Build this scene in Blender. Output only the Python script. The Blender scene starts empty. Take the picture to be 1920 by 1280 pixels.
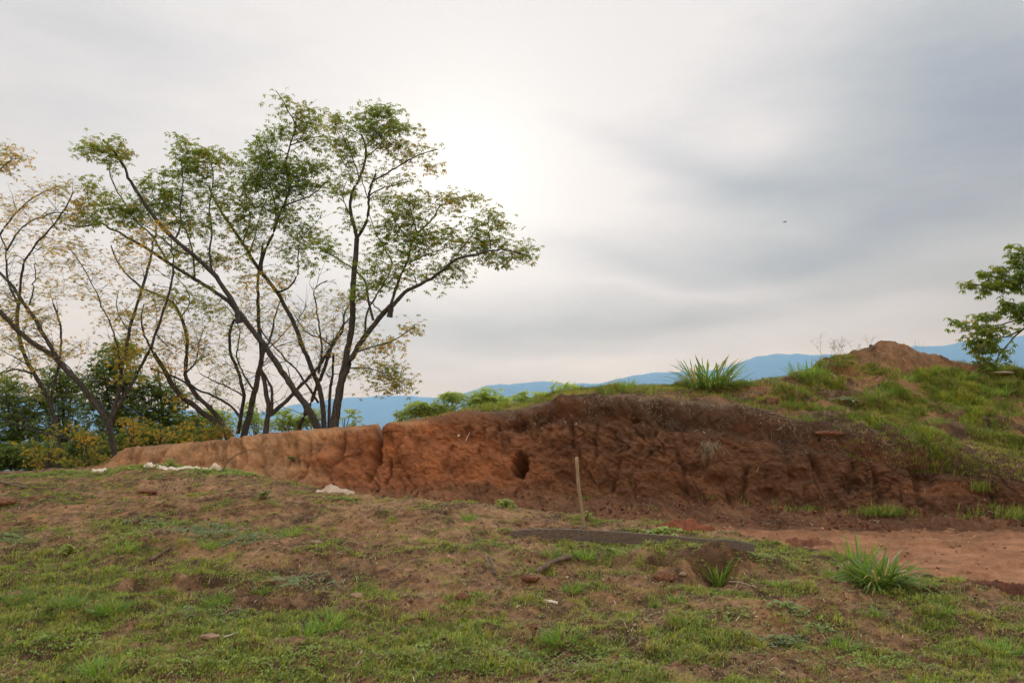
import bpy, math, random
import numpy as np
from mathutils import Vector
random.seed(7)
RNG = np.random.default_rng(11)
sc = bpy.context.scene
R_ = math.radians

# ------------------------------------------------------------------ camera
FPX = 1493.33                      # 28 mm on a 36 mm frame 1920 px wide
PITCH = math.atan(160 / FPX)       # camera looks slightly up; eye level falls at row 800
cam_d = bpy.data.cameras.new('camera'); cam = bpy.data.objects.new('camera', cam_d)
sc.collection.objects.link(cam); sc.camera = cam
cam_d.lens = 28; cam_d.sensor_width = 36; cam_d.clip_start = 0.05; cam_d.clip_end = 90000
cam.location = (0, 0, 0); cam.rotation_euler = (math.pi/2 + PITCH, 0, 0)
sc.render.resolution_x = 1024; sc.render.resolution_y = 682
CP, SP = math.cos(PITCH), math.sin(PITCH)

def ray(px, py):
    """direction with y == 1 through a photograph position (used to author real 3-D positions)"""
    px = np.asarray(px, float); py = np.asarray(py, float)
    a = (px - 960) / FPX; b = -(py - 640) / FPX
    dy = CP - b*SP; dz = SP + b*CP
    return a/dy, dz/dy
def at(px, py, Y):
    a, b = ray(px, py)
    return np.stack([a*Y, np.asarray(Y, float) + 0*a, b*Y], -1)
def proj(P):
    x, y, z = P[..., 0], P[..., 1], P[..., 2]
    f = y*CP + z*SP; u = -y*SP + z*CP
    f = np.maximum(f, 1e-3)
    return 960 + FPX*x/f, 640 - FPX*u/f

# ------------------------------------------------------------------ world, sun, exposure
SUN_AZ = math.atan((868-960)/FPX); SUN_EL = R_(17.5)
sund = (math.sin(SUN_AZ)*math.cos(SUN_EL), math.cos(SUN_AZ)*math.cos(SUN_EL), math.sin(SUN_EL))
W = bpy.data.worlds.new('World'); sc.world = W; W.use_nodes = True
nt = W.node_tree; nt.nodes.clear()
def N(tree, t, **kw):
    n = tree.nodes.new(t)
    for k, v in kw.items(): setattr(n, k, v)
    return n
def M_(tree, op, a, b=None, c=None, clamp=False):
    n = tree.nodes.new('ShaderNodeMath'); n.operation = op; n.use_clamp = clamp
    for i, v in enumerate((a, b, c)):
        if v is None: continue
        if isinstance(v, (int, float)): n.inputs[i].default_value = v
        else: tree.links.new(v, n.inputs[i])
    return n.outputs[0]
def mixc(tree, f, a, b, mode='MIX'):
    n = tree.nodes.new('ShaderNodeMix'); n.data_type = 'RGBA'; n.blend_type = mode
    for s, v in ((n.inputs[0], f), (n.inputs[6], a), (n.inputs[7], b)):
        if isinstance(v, (int, float)): s.default_value = v
        elif isinstance(v, tuple): s.default_value = (*v, 1) if len(v) == 3 else v
        else: tree.links.new(v, s)
    return n.outputs[2]
def build_sky():
    T = nt; L = T.links.new
    sky = N(T, 'ShaderNodeTexSky', sky_type='NISHITA', sun_disc=False, sun_elevation=SUN_EL, sun_rotation=SUN_AZ, altitude=600)
    geo = N(T, 'ShaderNodeTexCoord')
    sep = N(T, 'ShaderNodeSeparateXYZ'); L(geo.outputs['Generated'], sep.inputs[0])
    X, Y, Z = sep.outputs
    az = M_(T, 'ARCTAN2', X, Y); el = M_(T, 'ARCSINE', Z)
    # warp
    cmb = N(T, 'ShaderNodeCombineXYZ'); L(M_(T,'MULTIPLY',az,1.6), cmb.inputs[0]); L(M_(T,'MULTIPLY',el,5.0), cmb.inputs[1])
    def noise(scale, det, rough, vec=None, off=0):
        n = N(T, 'ShaderNodeTexNoise', noise_dimensions='3D')
        n.inputs['Scale'].default_value = scale; n.inputs['Detail'].default_value = det; n.inputs['Roughness'].default_value = rough
        m = N(T, 'ShaderNodeMapping'); m.inputs['Location'].default_value = (off, off*1.7, off*.3)
        L(vec or cmb.outputs[0], m.inputs[0]); L(m.outputs[0], n.inputs[0]); return n.outputs['Fac']
    w1 = M_(T, 'SUBTRACT', noise(1.7, 3, .5, off=3.1), .5); w2 = M_(T, 'SUBTRACT', noise(1.9, 3, .5, off=9.7), .5)
    azw = M_(T, 'MULTIPLY_ADD', w1, .12, az); elw = M_(T, 'MULTIPLY_ADD', w2, .075, el)
    def blob(px, py, rx, ry, rot, amp):
        a, b = ray(px, py); a = float(a); b = float(b)
        A = math.atan(a); E = math.atan(b/math.sqrt(1+a*a)); c, s = math.cos(R_(rot)), math.sin(R_(rot))
        da = M_(T, 'SUBTRACT', azw, A); de = M_(T, 'SUBTRACT', elw, E)
        u = M_(T, 'ADD', M_(T, 'MULTIPLY', da, c*FPX/rx), M_(T, 'MULTIPLY', de, s*FPX/rx))
        v = M_(T, 'ADD', M_(T, 'MULTIPLY', da, -s*FPX/ry), M_(T, 'MULTIPLY', de, c*FPX/ry))
        d2 = M_(T, 'ADD', M_(T, 'MULTIPLY', u, u), M_(T, 'MULTIPLY', v, v))
        return M_(T, 'MULTIPLY', M_(T, 'EXPONENT', M_(T, 'MULTIPLY', d2, -1.0)), amp)
    tot = None
    for b in SKY_BLOBS:
        o = blob(*b); tot = o if tot is None else M_(T, 'ADD', tot, o)
    n1 = noise(1.3, 6, .6, off=0.4); n2 = noise(4.2, 8, .6, off=5.4)
    tex = M_(T, 'ADD', M_(T, 'MULTIPLY', M_(T,'SUBTRACT',n1,.5), .40), M_(T, 'MULTIPLY', M_(T,'SUBTRACT',n2,.5), .30))
    # thin bright and dark streaks near the horizon
    cm2 = N(T, 'ShaderNodeCombineXYZ'); L(M_(T,'MULTIPLY',az,1.1), cm2.inputs[0]); L(M_(T,'MULTIPLY',elw,16), cm2.inputs[1])
    n3 = noise(1.2, 3, .5, vec=cm2.outputs[0], off=2.2)
    lowf = M_(T, 'EXPONENT', M_(T, 'MULTIPLY', M_(T,'MULTIPLY',el,el), -20.0))
    tex = M_(T, 'ADD', tex, M_(T, 'MULTIPLY', M_(T, 'MULTIPLY', M_(T,'SUBTRACT',n3,.5), .34), lowf))
    dark = M_(T, 'MULTIPLY_ADD', tot, .84, tex, clamp=True)
    ramp = N(T, 'ShaderNodeValToRGB'); L(dark, ramp.inputs[0])
    cr = ramp.color_ramp; cr.elements[0].position = 0; cr.elements[0].color = (.97, .93, .90, 1)
    cr.elements[1].position = 1; cr.elements[1].color = (.35, .42, .53, 1)
    e = cr.elements.new(.22); e.color = (.83, .815, .815, 1)
    e = cr.elements.new(.55); e.color = (.62, .655, .68, 1)
    # glow of the veiled sun
    dt = N(T, 'ShaderNodeVectorMath', operation='DOT_PRODUCT'); L(geo.outputs['Generated'], dt.inputs[0]); dt.inputs[1].default_value = sund
    d = M_(T, 'MAXIMUM', dt.outputs['Value'], 0.0)
    g1 = M_(T, 'MULTIPLY', M_(T, 'POWER', d, 330.0), .20)
    g2 = M_(T, 'MULTIPLY', M_(T, 'POWER', d, 70.0), .15)
    g3 = M_(T, 'MULTIPLY', M_(T, 'POWER', d, 12.0), .02)
    g = M_(T, 'ADD', g1, M_(T, 'ADD', g2, g3))
    glow = N(T, 'ShaderNodeMix', data_type='RGBA', blend_type='MULTIPLY'); glow.inputs[0].default_value = 1
    glow.inputs[6].default_value = (1, .92, .77, 1); L(g, glow.inputs[7])
    cloud = mixc(T, 1.0, ramp.outputs[0], glow.outputs[2], 'ADD')
    # horizon is seen through kilometres of bright air
    pl = M_(T, 'MINIMUM', M_(T, 'DIVIDE', HAZE_TOP, M_(T, 'MAXIMUM', Z, .01)), M_(T, 'MINIMUM', M_(T, 'DIVIDE', HAZE_FAR, M_(T, 'MAXIMUM', Y, .01)), 19000.0))
    tr = M_(T, 'EXPONENT', M_(T, 'MULTIPLY', pl, -HAZE))
    om = M_(T, 'SUBTRACT', 1.0, tr)
    hc = mixc(T, 1.0, HAZE_LIGHT, om, 'MULTIPLY')
    cloud = mixc(T, 1.0, cloud, hc, 'SUBTRACT')
    dv = M_(T, 'DIVIDE', 1.0, tr)
    cloud = mixc(T, 1.0, cloud, dv, 'MULTIPLY')
    bg2 = N(T, 'ShaderNodeVectorMath', operation='SCALE'); L(cloud, bg2.inputs[0]); bg2.inputs[3].default_value = SKY_GAIN/.1
    # overcast sky, brightened out of view overhead and behind camera to light the ground
    zb = N(T, 'ShaderNodeMapRange', interpolation_type='SMOOTHSTEP'); L(Z, zb.inputs[0]); zb.inputs[1].default_value = .56; zb.inputs[2].default_value = .92; zb.inputs[3].default_value = 1.0; zb.inputs[4].default_value = ZENITH_BOOST
    bk = N(T, 'ShaderNodeMapRange', interpolation_type='SMOOTHSTEP'); L(Y, bk.inputs[0]); bk.inputs[1].default_value = .3; bk.inputs[2].default_value = -.5; bk.inputs[3].default_value = 1.0; bk.inputs[4].default_value = 1.12  # extra sky brightness added behind the camera
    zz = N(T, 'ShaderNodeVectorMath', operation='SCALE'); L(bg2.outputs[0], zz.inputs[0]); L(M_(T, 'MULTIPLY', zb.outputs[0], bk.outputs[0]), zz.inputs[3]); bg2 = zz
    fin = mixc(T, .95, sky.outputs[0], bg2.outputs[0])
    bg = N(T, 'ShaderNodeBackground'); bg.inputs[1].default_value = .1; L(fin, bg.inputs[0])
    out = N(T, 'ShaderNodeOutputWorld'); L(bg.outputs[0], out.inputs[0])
#            px    py    rx   ry  rot  darkness
SKY_BLOBS = [(1930, 200, 230, 260, 30, .55), (1740, 350, 400, 260, 10, .36), (1440, 430, 300, 190, 0, .20), (1210, 292, 230, 30, -17, .20), (1420, 350, 260, 60, -14, .22),
             (1380, 510, 320, 48, -6, .26), (1600, 450, 220, 34, 8, .14), (1130, 488, 140, 20, -14, .12), (1050, 618, 330, 34, 2, .26), (1350, 600, 240, 26, -4, .12),
             (0, 120, 420, 200, 0, .24), (150, 20, 500, 60, -6, .12), (1447, 258, 110, 40, 4, -.22), (1120, 383, 170, 46, -10, -.16), (1210, 548, 200, 13, -10, -.16),
             (1560, 600, 220, 18, 3, -.14), (1100, 676, 230, 15, 0, -.14), (1650, 520, 200, 24, 8, -.08), (900, 150, 400, 220, 0, -.10), (1500, 120, 300, 80, -10, .08), (1880, 90, 200, 120, 10, .14),
             (760, 610, 400, 120, 0, .34), (1150, 600, 260, 70, 0, .10), (1850, 560, 260, 50, 0, .16), (1650, 60, 260, 50, 12, .10)]
SKY_GAIN = .89; ZENITH_BOOST = 2.5
HAZE = 1.25e-4; HAZE_TOP = 1400.0; HAZE_FAR = 15800.0; HAZE_LIGHT = (.45, .75, 1.02)
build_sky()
W.cycles.sampling_method = 'MANUAL'; W.cycles.sample_map_resolution = 512
sl = bpy.data.lights.new('sun', 'SUN'); sl.energy = 1.5; sl.angle = R_(11); sl.color = (1, .93, .82)
so = bpy.data.objects.new('sun', sl); sc.collection.objects.link(so)
so.rotation_euler = Vector(sund).to_track_quat('Z', 'Y').to_euler()
sc.view_settings.view_transform = 'Standard'; sc.view_settings.look = 'None'
sc.view_settings.exposure = 0; sc.view_settings.gamma = 1
sc.cycles.max_bounces = 6; sc.cycles.diffuse_bounces = 3; sc.cycles.transmission_bounces = 3
sc.cycles.volume_bounces = 3; sc.cycles.use_denoising = True; sc.cycles.denoiser = 'OPENIMAGEDENOISE'; sc.cycles.denoising_prefilter = 'FAST'; sc.cycles.denoising_input_passes = 'RGB_ALBEDO_NORMAL'

# ------------------------------------------------------------------ numeric helpers
_perm = RNG.permutation(512)
_perm = np.concatenate([_perm, _perm])
_g3 = RNG.normal(size=(512, 3)); _g3 /= np.linalg.norm(_g3, axis=1)[:, None]
def perlin(x, y, z=0.0):
    x, y, z = np.broadcast_arrays(np.asarray(x, float), y, z)
    xi = np.floor(x).astype(int); yi = np.floor(y).astype(int); zi = np.floor(z).astype(int)
    xf, yf, zf = x-xi, y-yi, z-zi
    u, v, w = (t*t*t*(t*(t*6-15)+10) for t in (xf, yf, zf))
    xi &= 511; yi &= 511; zi &= 511
    def gr(dx, dy, dz):
        h = _perm[(_perm[(_perm[(xi+dx) & 511] + yi+dy) & 511] + zi+dz) & 511]
        g = _g3[h]; return g[..., 0]*(xf-dx) + g[..., 1]*(yf-dy) + g[..., 2]*(zf-dz)
    def lp(a, b, t): return a + t*(b-a)
    return 1.6*lp(lp(lp(gr(0,0,0), gr(1,0,0), u), lp(gr(0,1,0), gr(1,1,0), u), v),
              lp(lp(gr(0,0,1), gr(1,0,1), u), lp(gr(0,1,1), gr(1,1,1), u), v), w)
def fbm(x, y, z=0.0, o=4, g=.5, l=2.03):
    s = 0; a = 1
    for i in range(o):
        s = s + a*perlin(x, y, z); a *= g; x = x*l+13.7; y = y*l+7.1; z = z*l+3.3
    return s
def ridged(x, y, z=0.0, o=4, g=.5):
    s = 0; a = 1
    for i in range(o):
        s = s + a*(1-np.abs(perlin(x, y, z))*2); a *= g; x = x*2.03+11; y = y*2.03+5; z = z*2.03+2
    return s
def sstep(a, b, x):
    t = np.clip((x-a)/(b-a), 0, 1); return t*t*(3-2*t)
def gsmooth(A, s, axis):
    if s <= 0: return A
    k = int(s*3)+1; w = np.exp(-.5*(np.arange(-k, k+1)/s)**2); w /= w.sum()
    A = np.moveaxis(A, axis, 0); P = np.concatenate([np.repeat(A[:1], k, 0), A, np.repeat(A[-1:], k, 0)])
    out = sum(w[i]*P[i:i+A.shape[0]] for i in range(2*k+1))
    return np.moveaxis(out, 0, axis)
def mesh_np(name, V, F, mat=None, parent=None, smooth=True, attrs=None, cols=None, midx=None):
    """F: (n,3) or (n,4) int array, or list of such arrays"""
    Fs = F if isinstance(F, list) else [F]
    Fs = [f for f in Fs if len(f)]
    me = bpy.data.meshes.new(name)
    V = np.asarray(V, np.float32); me.vertices.add(len(V)); me.vertices.foreach_set('co', V.ravel())
    li = np.concatenate([f.ravel() for f in Fs]).astype(np.int32)
    tot = np.concatenate([np.full(len(f), f.shape[1], np.int32) for f in Fs])
    st = np.concatenate([[0], np.cumsum(tot)[:-1]]).astype(np.int32)
    me.loops.add(len(li)); me.loops.foreach_set('vertex_index', li)
    me.polygons.add(len(tot)); me.polygons.foreach_set('loop_start', st); me.polygons.foreach_set('loop_total', tot)
    me.polygons.foreach_set('use_smooth', np.full(len(tot), smooth))
    me.update(calc_edges=True)
    for k, a in (attrs or {}).items():
        at_ = me.attributes.new(k, 'FLOAT', 'POINT'); at_.data.foreach_set('value', np.asarray(a, np.float32))
    for k, a in (cols or {}).items():
        at_ = me.attributes.new(k, 'FLOAT_COLOR', 'POINT')
        a = np.asarray(a, np.float32); a = np.concatenate([a, np.ones((len(a), 1), np.float32)], 1); at_.data.foreach_set('color', a.ravel())
    for m in (mat if isinstance(mat, list) else [mat]):
        if m: me.materials.append(m)
    o = bpy.data.objects.new(name, me); sc.collection.objects.link(o)
    if parent: o.parent = parent
    return o
def grid_faces(n, m, wrap=False):
    i = np.arange(n-1 if not wrap else n)[:, None]; j = np.arange(m-1)[None]
    i2 = (i+1) % n
    return np.stack([(i*m+j), (i2*m+j), (i2*m+j+1), (i*m+j+1)], -1).reshape(-1, 4)
def tag(o, label=None, cat=None, group=None, kind=None):
    if label: o['label'] = label
    if cat: o['category'] = cat
    if group: o['group'] = group
    if kind: o['kind'] = kind
    return o
def empty(name, loc=(0,0,0)):
    o = bpy.data.objects.new(name, None); sc.collection.objects.link(o); o.location = [float(v) for v in loc]
    o.empty_display_size = .2; return o

# ------------------------------------------------------------------ materials
def mat_new(name):
    m = bpy.data.materials.new(name); m.use_nodes = True; m.node_tree.nodes.clear(); return m, m.node_tree
def soil_mat(name, scale=1.0, bump=.5, contrast=.5, gloss=.95):
    m, T = mat_new(name); L = T.links.new
    tc = N(T, 'ShaderNodeTexCoord')
    ca = N(T, 'ShaderNodeAttribute', attribute_name='col')
    def nz(s, d, r=.6):
        n = N(T, 'ShaderNodeTexNoise'); n.inputs['Scale'].default_value = s; n.inputs['Detail'].default_value = d
        n.inputs['Roughness'].default_value = r; L(tc.outputs['Object'], n.inputs[0]); return n.outputs['Fac']
    a = nz(9*scale, 6); b = nz(55*scale, 6, .7); c = nz(260*scale, 3, .6)
    f = M_(T, 'ADD', M_(T, 'MULTIPLY', a, .4), M_(T, 'ADD', M_(T, 'MULTIPLY', b, .35), M_(T, 'MULTIPLY', c, .25)))
    g = M_(T, 'MULTIPLY_ADD', M_(T, 'SUBTRACT', f, .5), contrast*4, 1.0)
    g = M_(T, 'MAXIMUM', g, .3)
    col = mixc(T, 1.0, ca.outputs['Color'], g, 'MULTIPLY')
    p = N(T, 'ShaderNodeBsdfPrincipled'); L(col, p.inputs['Base Color']); p.inputs['Roughness'].default_value = gloss
    p.inputs['Specular IOR Level'].default_value = .15
    bp = N(T, 'ShaderNodeBump'); bp.inputs['Strength'].default_value = bump; bp.inputs['Distance'].default_value = .03
    h = M_(T, 'ADD', M_(T, 'MULTIPLY', b, .6), M_(T, 'MULTIPLY', c, .35)); L(h, bp.inputs['Height']); L(bp.outputs[0], p.inputs['Normal'])
    o = N(T, 'ShaderNodeOutputMaterial'); L(p.outputs[0], o.inputs[0]); return m
def leaf_mat(name, stops, trans=.45, rough=.5, tmul=1.6):
    """stops: list of (pos, colour) picked by the 'tint' attribute of each leaf"""
    m, T = mat_new(name); L = T.links.new
    a = N(T, 'ShaderNodeAttribute', attribute_name='tint')
    r = N(T, 'ShaderNodeValToRGB'); L(a.outputs['Fac'], r.inputs[0]); cr = r.color_ramp
    cr.elements[0].position = stops[0][0]; cr.elements[0].color = (*stops[0][1], 1)
    cr.elements[1].position = stops[-1][0]; cr.elements[1].color = (*stops[-1][1], 1)
    for p_, c in stops[1:-1]:
        e = cr.elements.new(p_); e.color = (*c, 1)
    p = N(T, 'ShaderNodeBsdfPrincipled'); L(r.outputs[0], p.inputs['Base Color']); p.inputs['Roughness'].default_value = rough
    p.inputs['Specular IOR Level'].default_value = .3
    t = N(T, 'ShaderNodeBsdfTranslucent'); v = N(T, 'ShaderNodeVectorMath', operation='MULTIPLY'); L(r.outputs[0], v.inputs[0]); v.inputs[1].default_value = (tmul*1.15, tmul, tmul*.6)
    L(v.outputs[0], t.inputs[0])
    x = N(T, 'ShaderNodeMixShader'); x.inputs[0].default_value = trans; L(p.outputs[0], x.inputs[1]); L(t.outputs[0], x.inputs[2])
    o = N(T, 'ShaderNodeOutputMaterial'); L(x.outputs[0], o.inputs[0]); return m
def simple_mat(name, c1, c2, scale=20, stretch=(1,1,1), rough=.85, bump=.3, dist=.01, detail=6):
    m, T = mat_new(name); L = T.links.new
    tc = N(T, 'ShaderNodeTexCoord'); mp = N(T, 'ShaderNodeMapping'); mp.inputs['Scale'].default_value = stretch
    L(tc.outputs['Object'], mp.inputs[0]); n = N(T, 'ShaderNodeTexNoise'); n.inputs['Scale'].default_value = scale
    n.inputs['Detail'].default_value = detail; n.inputs['Roughness'].default_value = .65; L(mp.outputs[0], n.inputs[0])
    r = N(T, 'ShaderNodeValToRGB'); L(n.outputs['Fac'], r.inputs[0]); cr = r.color_ramp
    cr.elements[0].position = .32; cr.elements[0].color = (*c1, 1); cr.elements[1].position = .68; cr.elements[1].color = (*c2, 1)
    p = N(T, 'ShaderNodeBsdfPrincipled'); L(r.outputs[0], p.inputs['Base Color']); p.inputs['Roughness'].default_value = rough
    p.inputs['Specular IOR Level'].default_value = .25
    bp = N(T, 'ShaderNodeBump'); bp.inputs['Strength'].default_value = bump; bp.inputs['Distance'].default_value = dist
    L(n.outputs['Fac'], bp.inputs['Height']); L(bp.outputs[0], p.inputs['Normal'])
    o = N(T, 'ShaderNodeOutputMaterial'); L(p.outputs[0], o.inputs[0]); return m
MAT = {}
MAT['soil'] = soil_mat('soil', 1, 1.0, .95)
MAT['path'] = soil_mat('path', 1, .6, .5)
MAT['bank'] = soil_mat('bank', 1, .9, .5)
MAT['bark'] = simple_mat('bark', (.014, .014, .014), (.085, .083, .08), 22, (1, 1, .35), .9, .6, .02)
MAT['grass'] = leaf_mat('grass', [(0, (.40, .31, .18)), (.18, (.29, .24, .11)), (.34, (.36, .35, .09)), (.48, (.30, .34, .07)), (.60, (.19, .26, .045)), (.72, (.075, .14, .025)), (.80, (.18, .27, .04)), (.9, (.40, .48, .07)), (1, (.07, .14, .05))], .3, .6, 1.3)
MAT['litter'] = leaf_mat('litter', [(0, (.03, .02, .015)), (.35, (.11, .075, .05)), (.7, (.33, .25, .165)), (1, (.66, .56, .42))], .1, .8)
MAT['weed'] = leaf_mat('weed', [(0, (.13, .18, .06)), (.35, (.18, .25, .06)), (.7, (.25, .36, .075)), (1, (.15, .21, .13))], .3, .5, 1.3)

# ------------------------------------------------------------------ ground height
GK_PX = np.array([-900, -200, 0, 200, 240, 330, 430, 520, 600, 700, 760, 900, 1080, 1250, 1415, 1580, 1700, 1800, 1920, 2200, 3400.])
CR_PY = np.array([905, 900, 890, 882, 874, 871, 880, 893, 912, 925, 930, 940, 963, 985, 1018, 1045, 1078, 1098, 1135, 1190, 1250.])
CR_Y  = np.array([15., 15.5, 15.5, 15.5, 15.6, 15.2, 14.5, 13.5, 12.6, 12.1, 12, 11.5, 11, 10.2, 9.2, 8.5, 7.8, 7.2, 6.6, 5.8, 5.0])
TOE_PX = np.array([-900, -200, 0, 190, 230, 330, 430, 560, 700, 800, 960, 1060, 1200, 1400, 1500, 1650, 1800, 1920, 2300, 3400.])
TOE_PY = np.array([880, 880, 880, 872, 882, 893, 902, 918, 938, 950, 962, 966, 974, 983, 984, 985, 985, 983, 985, 985.])
TOE_Y  = np.array([19, 19, 19, 19, 18.5, 18.5, 18.2, 17.6, 16.2, 15.5, 15, 14.6, 14.2, 13.5, 13.3, 13.2, 13, 12.9, 12.5, 11.5])
CST_PX = np.array([-900, 0, 190, 230, 330, 430, 490, 560, 700, 800, 870, 960, 1060, 1200, 1400, 1500, 1560, 1650, 1800, 1920, 2300, 3400.])
CST_PY = np.array([890, 884, 874, 842, 832, 825, 814, 808, 797, 785, 768, 765, 738, 727, 721, 705, 676, 668, 686, 703, 715, 730.])
CST_Y  = np.array([22, 22, 22, 22.5, 22.5, 22, 21.5, 21, 20, 19.5, 19.2, 19, 18.3, 18, 18.2, 18.5, 18.5, 18.8, 19, 19, 19, 18.])
NT, NR = 720, 520
TH = np.linspace(R_(-56), R_(56), NT); RR = np.exp(np.linspace(math.log(1.0), math.log(60000), NR))
def th2px(th): return 960 + FPX*np.tan(th)/ (CP)      # near the horizon
def height_table():
    px = th2px(TH)
    ccy = np.interp(px, GK_PX, CR_PY); cY = np.interp(px, GK_PX, CR_Y)
    tpy = np.interp(px, TOE_PX, TOE_PY); tY = np.interp(px, TOE_PX, TOE_Y)
    kpy = np.interp(px, CST_PX, CST_PY); kY = np.interp(px, CST_PX, CST_Y)
    zc = ray(px*0+960, ccy)[1]*cY; zt = ray(px*0+960, tpy)[1]*tY; zk = ray(px*0+960, kpy)[1]*kY
    cs = np.cos(TH)
    H = np.zeros((NT, NR))
    for i in range(NT):
        path = np.interp(px[i], [0, 250, 430, 700, 1200, 3000], [zc[i]-.12, zc[i]-.12, -1.32, -1.55, -1.65, -1.67])
        path = min(path, zc[i]-.05)
        ys = [0, 2.5, 5.2, cY[i]*.55+2.4, cY[i], cY[i]+.5, cY[i]+1.3, max(tY[i]-.2, cY[i]+1.6), tY[i]+1.2, kY[i]+1.2, kY[i]+6, kY[i]+16, 60, 110, 400, 2500, 60000]
        zm = -1.6 + (zc[i]+1.6)*((cY[i]*.55+2.4-5.2)/(cY[i]-5.2)) + .03
        back = zk[i]-.75 if px[i] > 210 else zk[i]-.1
        zs = [-1.64, -1.63, -1.6, zm, zc[i]+.015, zc[i]-.03, path, zt[i]-.05, zt[i]-.1, back, back-.4, back-2.0, -8, -20, -80, -230, -230]
        H[i] = np.interp(RR*cs[i], ys, zs)
    H = gsmooth(H, 2.0, 0)
    # smooth in range but keep far stretches
    H = gsmooth(H, 1.6, 1)
    return H
HT = height_table()
LOGR0, LOGR1 = math.log(RR[0]), math.log(RR[-1])
BUMPS = []   # (x, y, rx, ry, rot, amp)
def bilin(T, x, y):
    r = np.hypot(x, y); th = np.arctan2(x, y)
    ti = np.clip((th-TH[0])/(TH[-1]-TH[0])*(NT-1), 0, NT-1.001); ri = np.clip((np.log(np.maximum(r, 1))-LOGR0)/(LOGR1-LOGR0)*(NR-1), 0, NR-1.001)
    t0 = ti.astype(int); r0 = ri.astype(int); ft = ti-t0; fr = ri-r0
    return (T[t0, r0]*(1-ft)*(1-fr) + T[t0+1, r0]*ft*(1-fr) + T[t0, r0+1]*(1-ft)*fr + T[t0+1, r0+1]*ft*fr)
def crest_y(th): return np.interp(th2px(th), GK_PX, CR_Y)
def toe_y(th): return np.interp(th2px(th), TOE_PX, TOE_Y)
def path_mask(x, y):
    """1 on the bare dirt track between the knoll and the bank"""
    th = np.clip(np.arctan2(x, y), R_(-55), R_(55)); px = th2px(th)
    e = fbm(x*1.1, y*1.1, 4.0, 3)*.35
    a = sstep(-.15, .25, y - crest_y(th) - .35 + e*.9)
    b = 1 - sstep(-.2, .3, y - toe_y(th) + .35 + e)
    return a*b*sstep(930, 1130, px + e*160)
def gh(x, y, fine=True):
    x = np.asarray(x, float); y = np.asarray(y, float)
    h = bilin(HT, x, y); r = np.hypot(x, y)
    w = 1/(1+(r/40)**2)
    pm = path_mask(x, y)
    h = h + w*(1-.75*pm)*(.055*fbm(x*.55, y*.55, 1.0, 3) + .046*fbm(x*1.8, y*2.3, 5.0, 3) + .020*fbm(x*5, y*6, 15.0, 2)*sstep(30, 14, r))
    for (bx, by, rx, ry, rot, am) in BUMPS:
        c, s = math.cos(rot), math.sin(rot); u = ((x-bx)*c+(y-by)*s)/rx; v = (-(x-bx)*s+(y-by)*c)/ry
        q = u*u+v*v; h = h + np.where(q < 9, am*np.exp(-q*q*.6 - q*.4), 0)
    if fine:
        nf = sstep(26, 14, r)
        clod = ridged(x*3.1, y*3.1, 8.0, 2)
        h = h + nf*((1-pm)*(.013*fbm(x*9, y*9, 2.0, 4, .65) + .040*np.maximum(fbm(x*4.5, y*5.5, 12.0, 3), 0)**1.5) + pm*(.010*fbm(x*10, y*10, 2.0, 4, .7)+.09*np.maximum(fbm(x*1.7, y*3.4, 21.0, 5, .65)-.12, 0)-.02*np.exp(-(fbm(x*.3, y*2.2, 61.0, 2)/.06)**2)))
        h = h + np.where(r > 60, (r-60)*.012*np.clip(fbm(x/300, y/300, 3.0, 3), -1, 1)*sstep(60, 3000, r)*sstep(20000, 3000, r), 0)
    return h
def hit(px, py, fine=False):
    a, b = ray(px, py); Y = np.linspace(4, 40, 1400)
    z = gh(a*Y, Y, fine); k = np.argmax(b*Y <= z)
    Yk = Y[k]; return np.array([a*Yk, Yk, float(gh(np.array([a*Yk]), np.array([Yk]), True)[0])])
def bump_at(px, py, rx, ry, rot, am):
    p = hit(px, py); BUMPS.append((p[0], p[1], rx, ry, R_(rot), am))
for b in [(1290, 1062, .75, .42, -8, .14), (1400, 1048, .45, .30, -5, .10), (1335, 1084, .26, .20, 0, -.20), (1338, 1070, .20, .10, 0, -.26),
          (1600, 1140, 1.0, .6, 10, .10), (310, 1100, .35, .13, 5, -.07), (420, 1095, .25, .10, 0, -.06), (330, 1088, .5, .12, 5, .05),
          (280, 905, .35, .3, 0, .05), (860, 958, .5, .35, 0, .08), (755, 965, .4, .3, 0, .06), (1050, 1045, .5, .3, 20, .09),
          (1000, 1092, .35, .12, 0, -.07), (1240, 1040, .5, .3, 0, .06), (350, 1012, .6, .3, -10, .06), (240, 1015, .5, .25, 0, .05), (30, 1215, .3, .12, 0, -.06),
          (100, 1238, .35, .1, 0, -.05), (1900, 1120, .5, .3, 0, .04), (1050, 1190, .6, .3, 0, .05), (600, 1230, .7, .3, 0, .05), (1115, 1230, .5, .2, 0, -.05)]:
    bump_at(*b)

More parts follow.
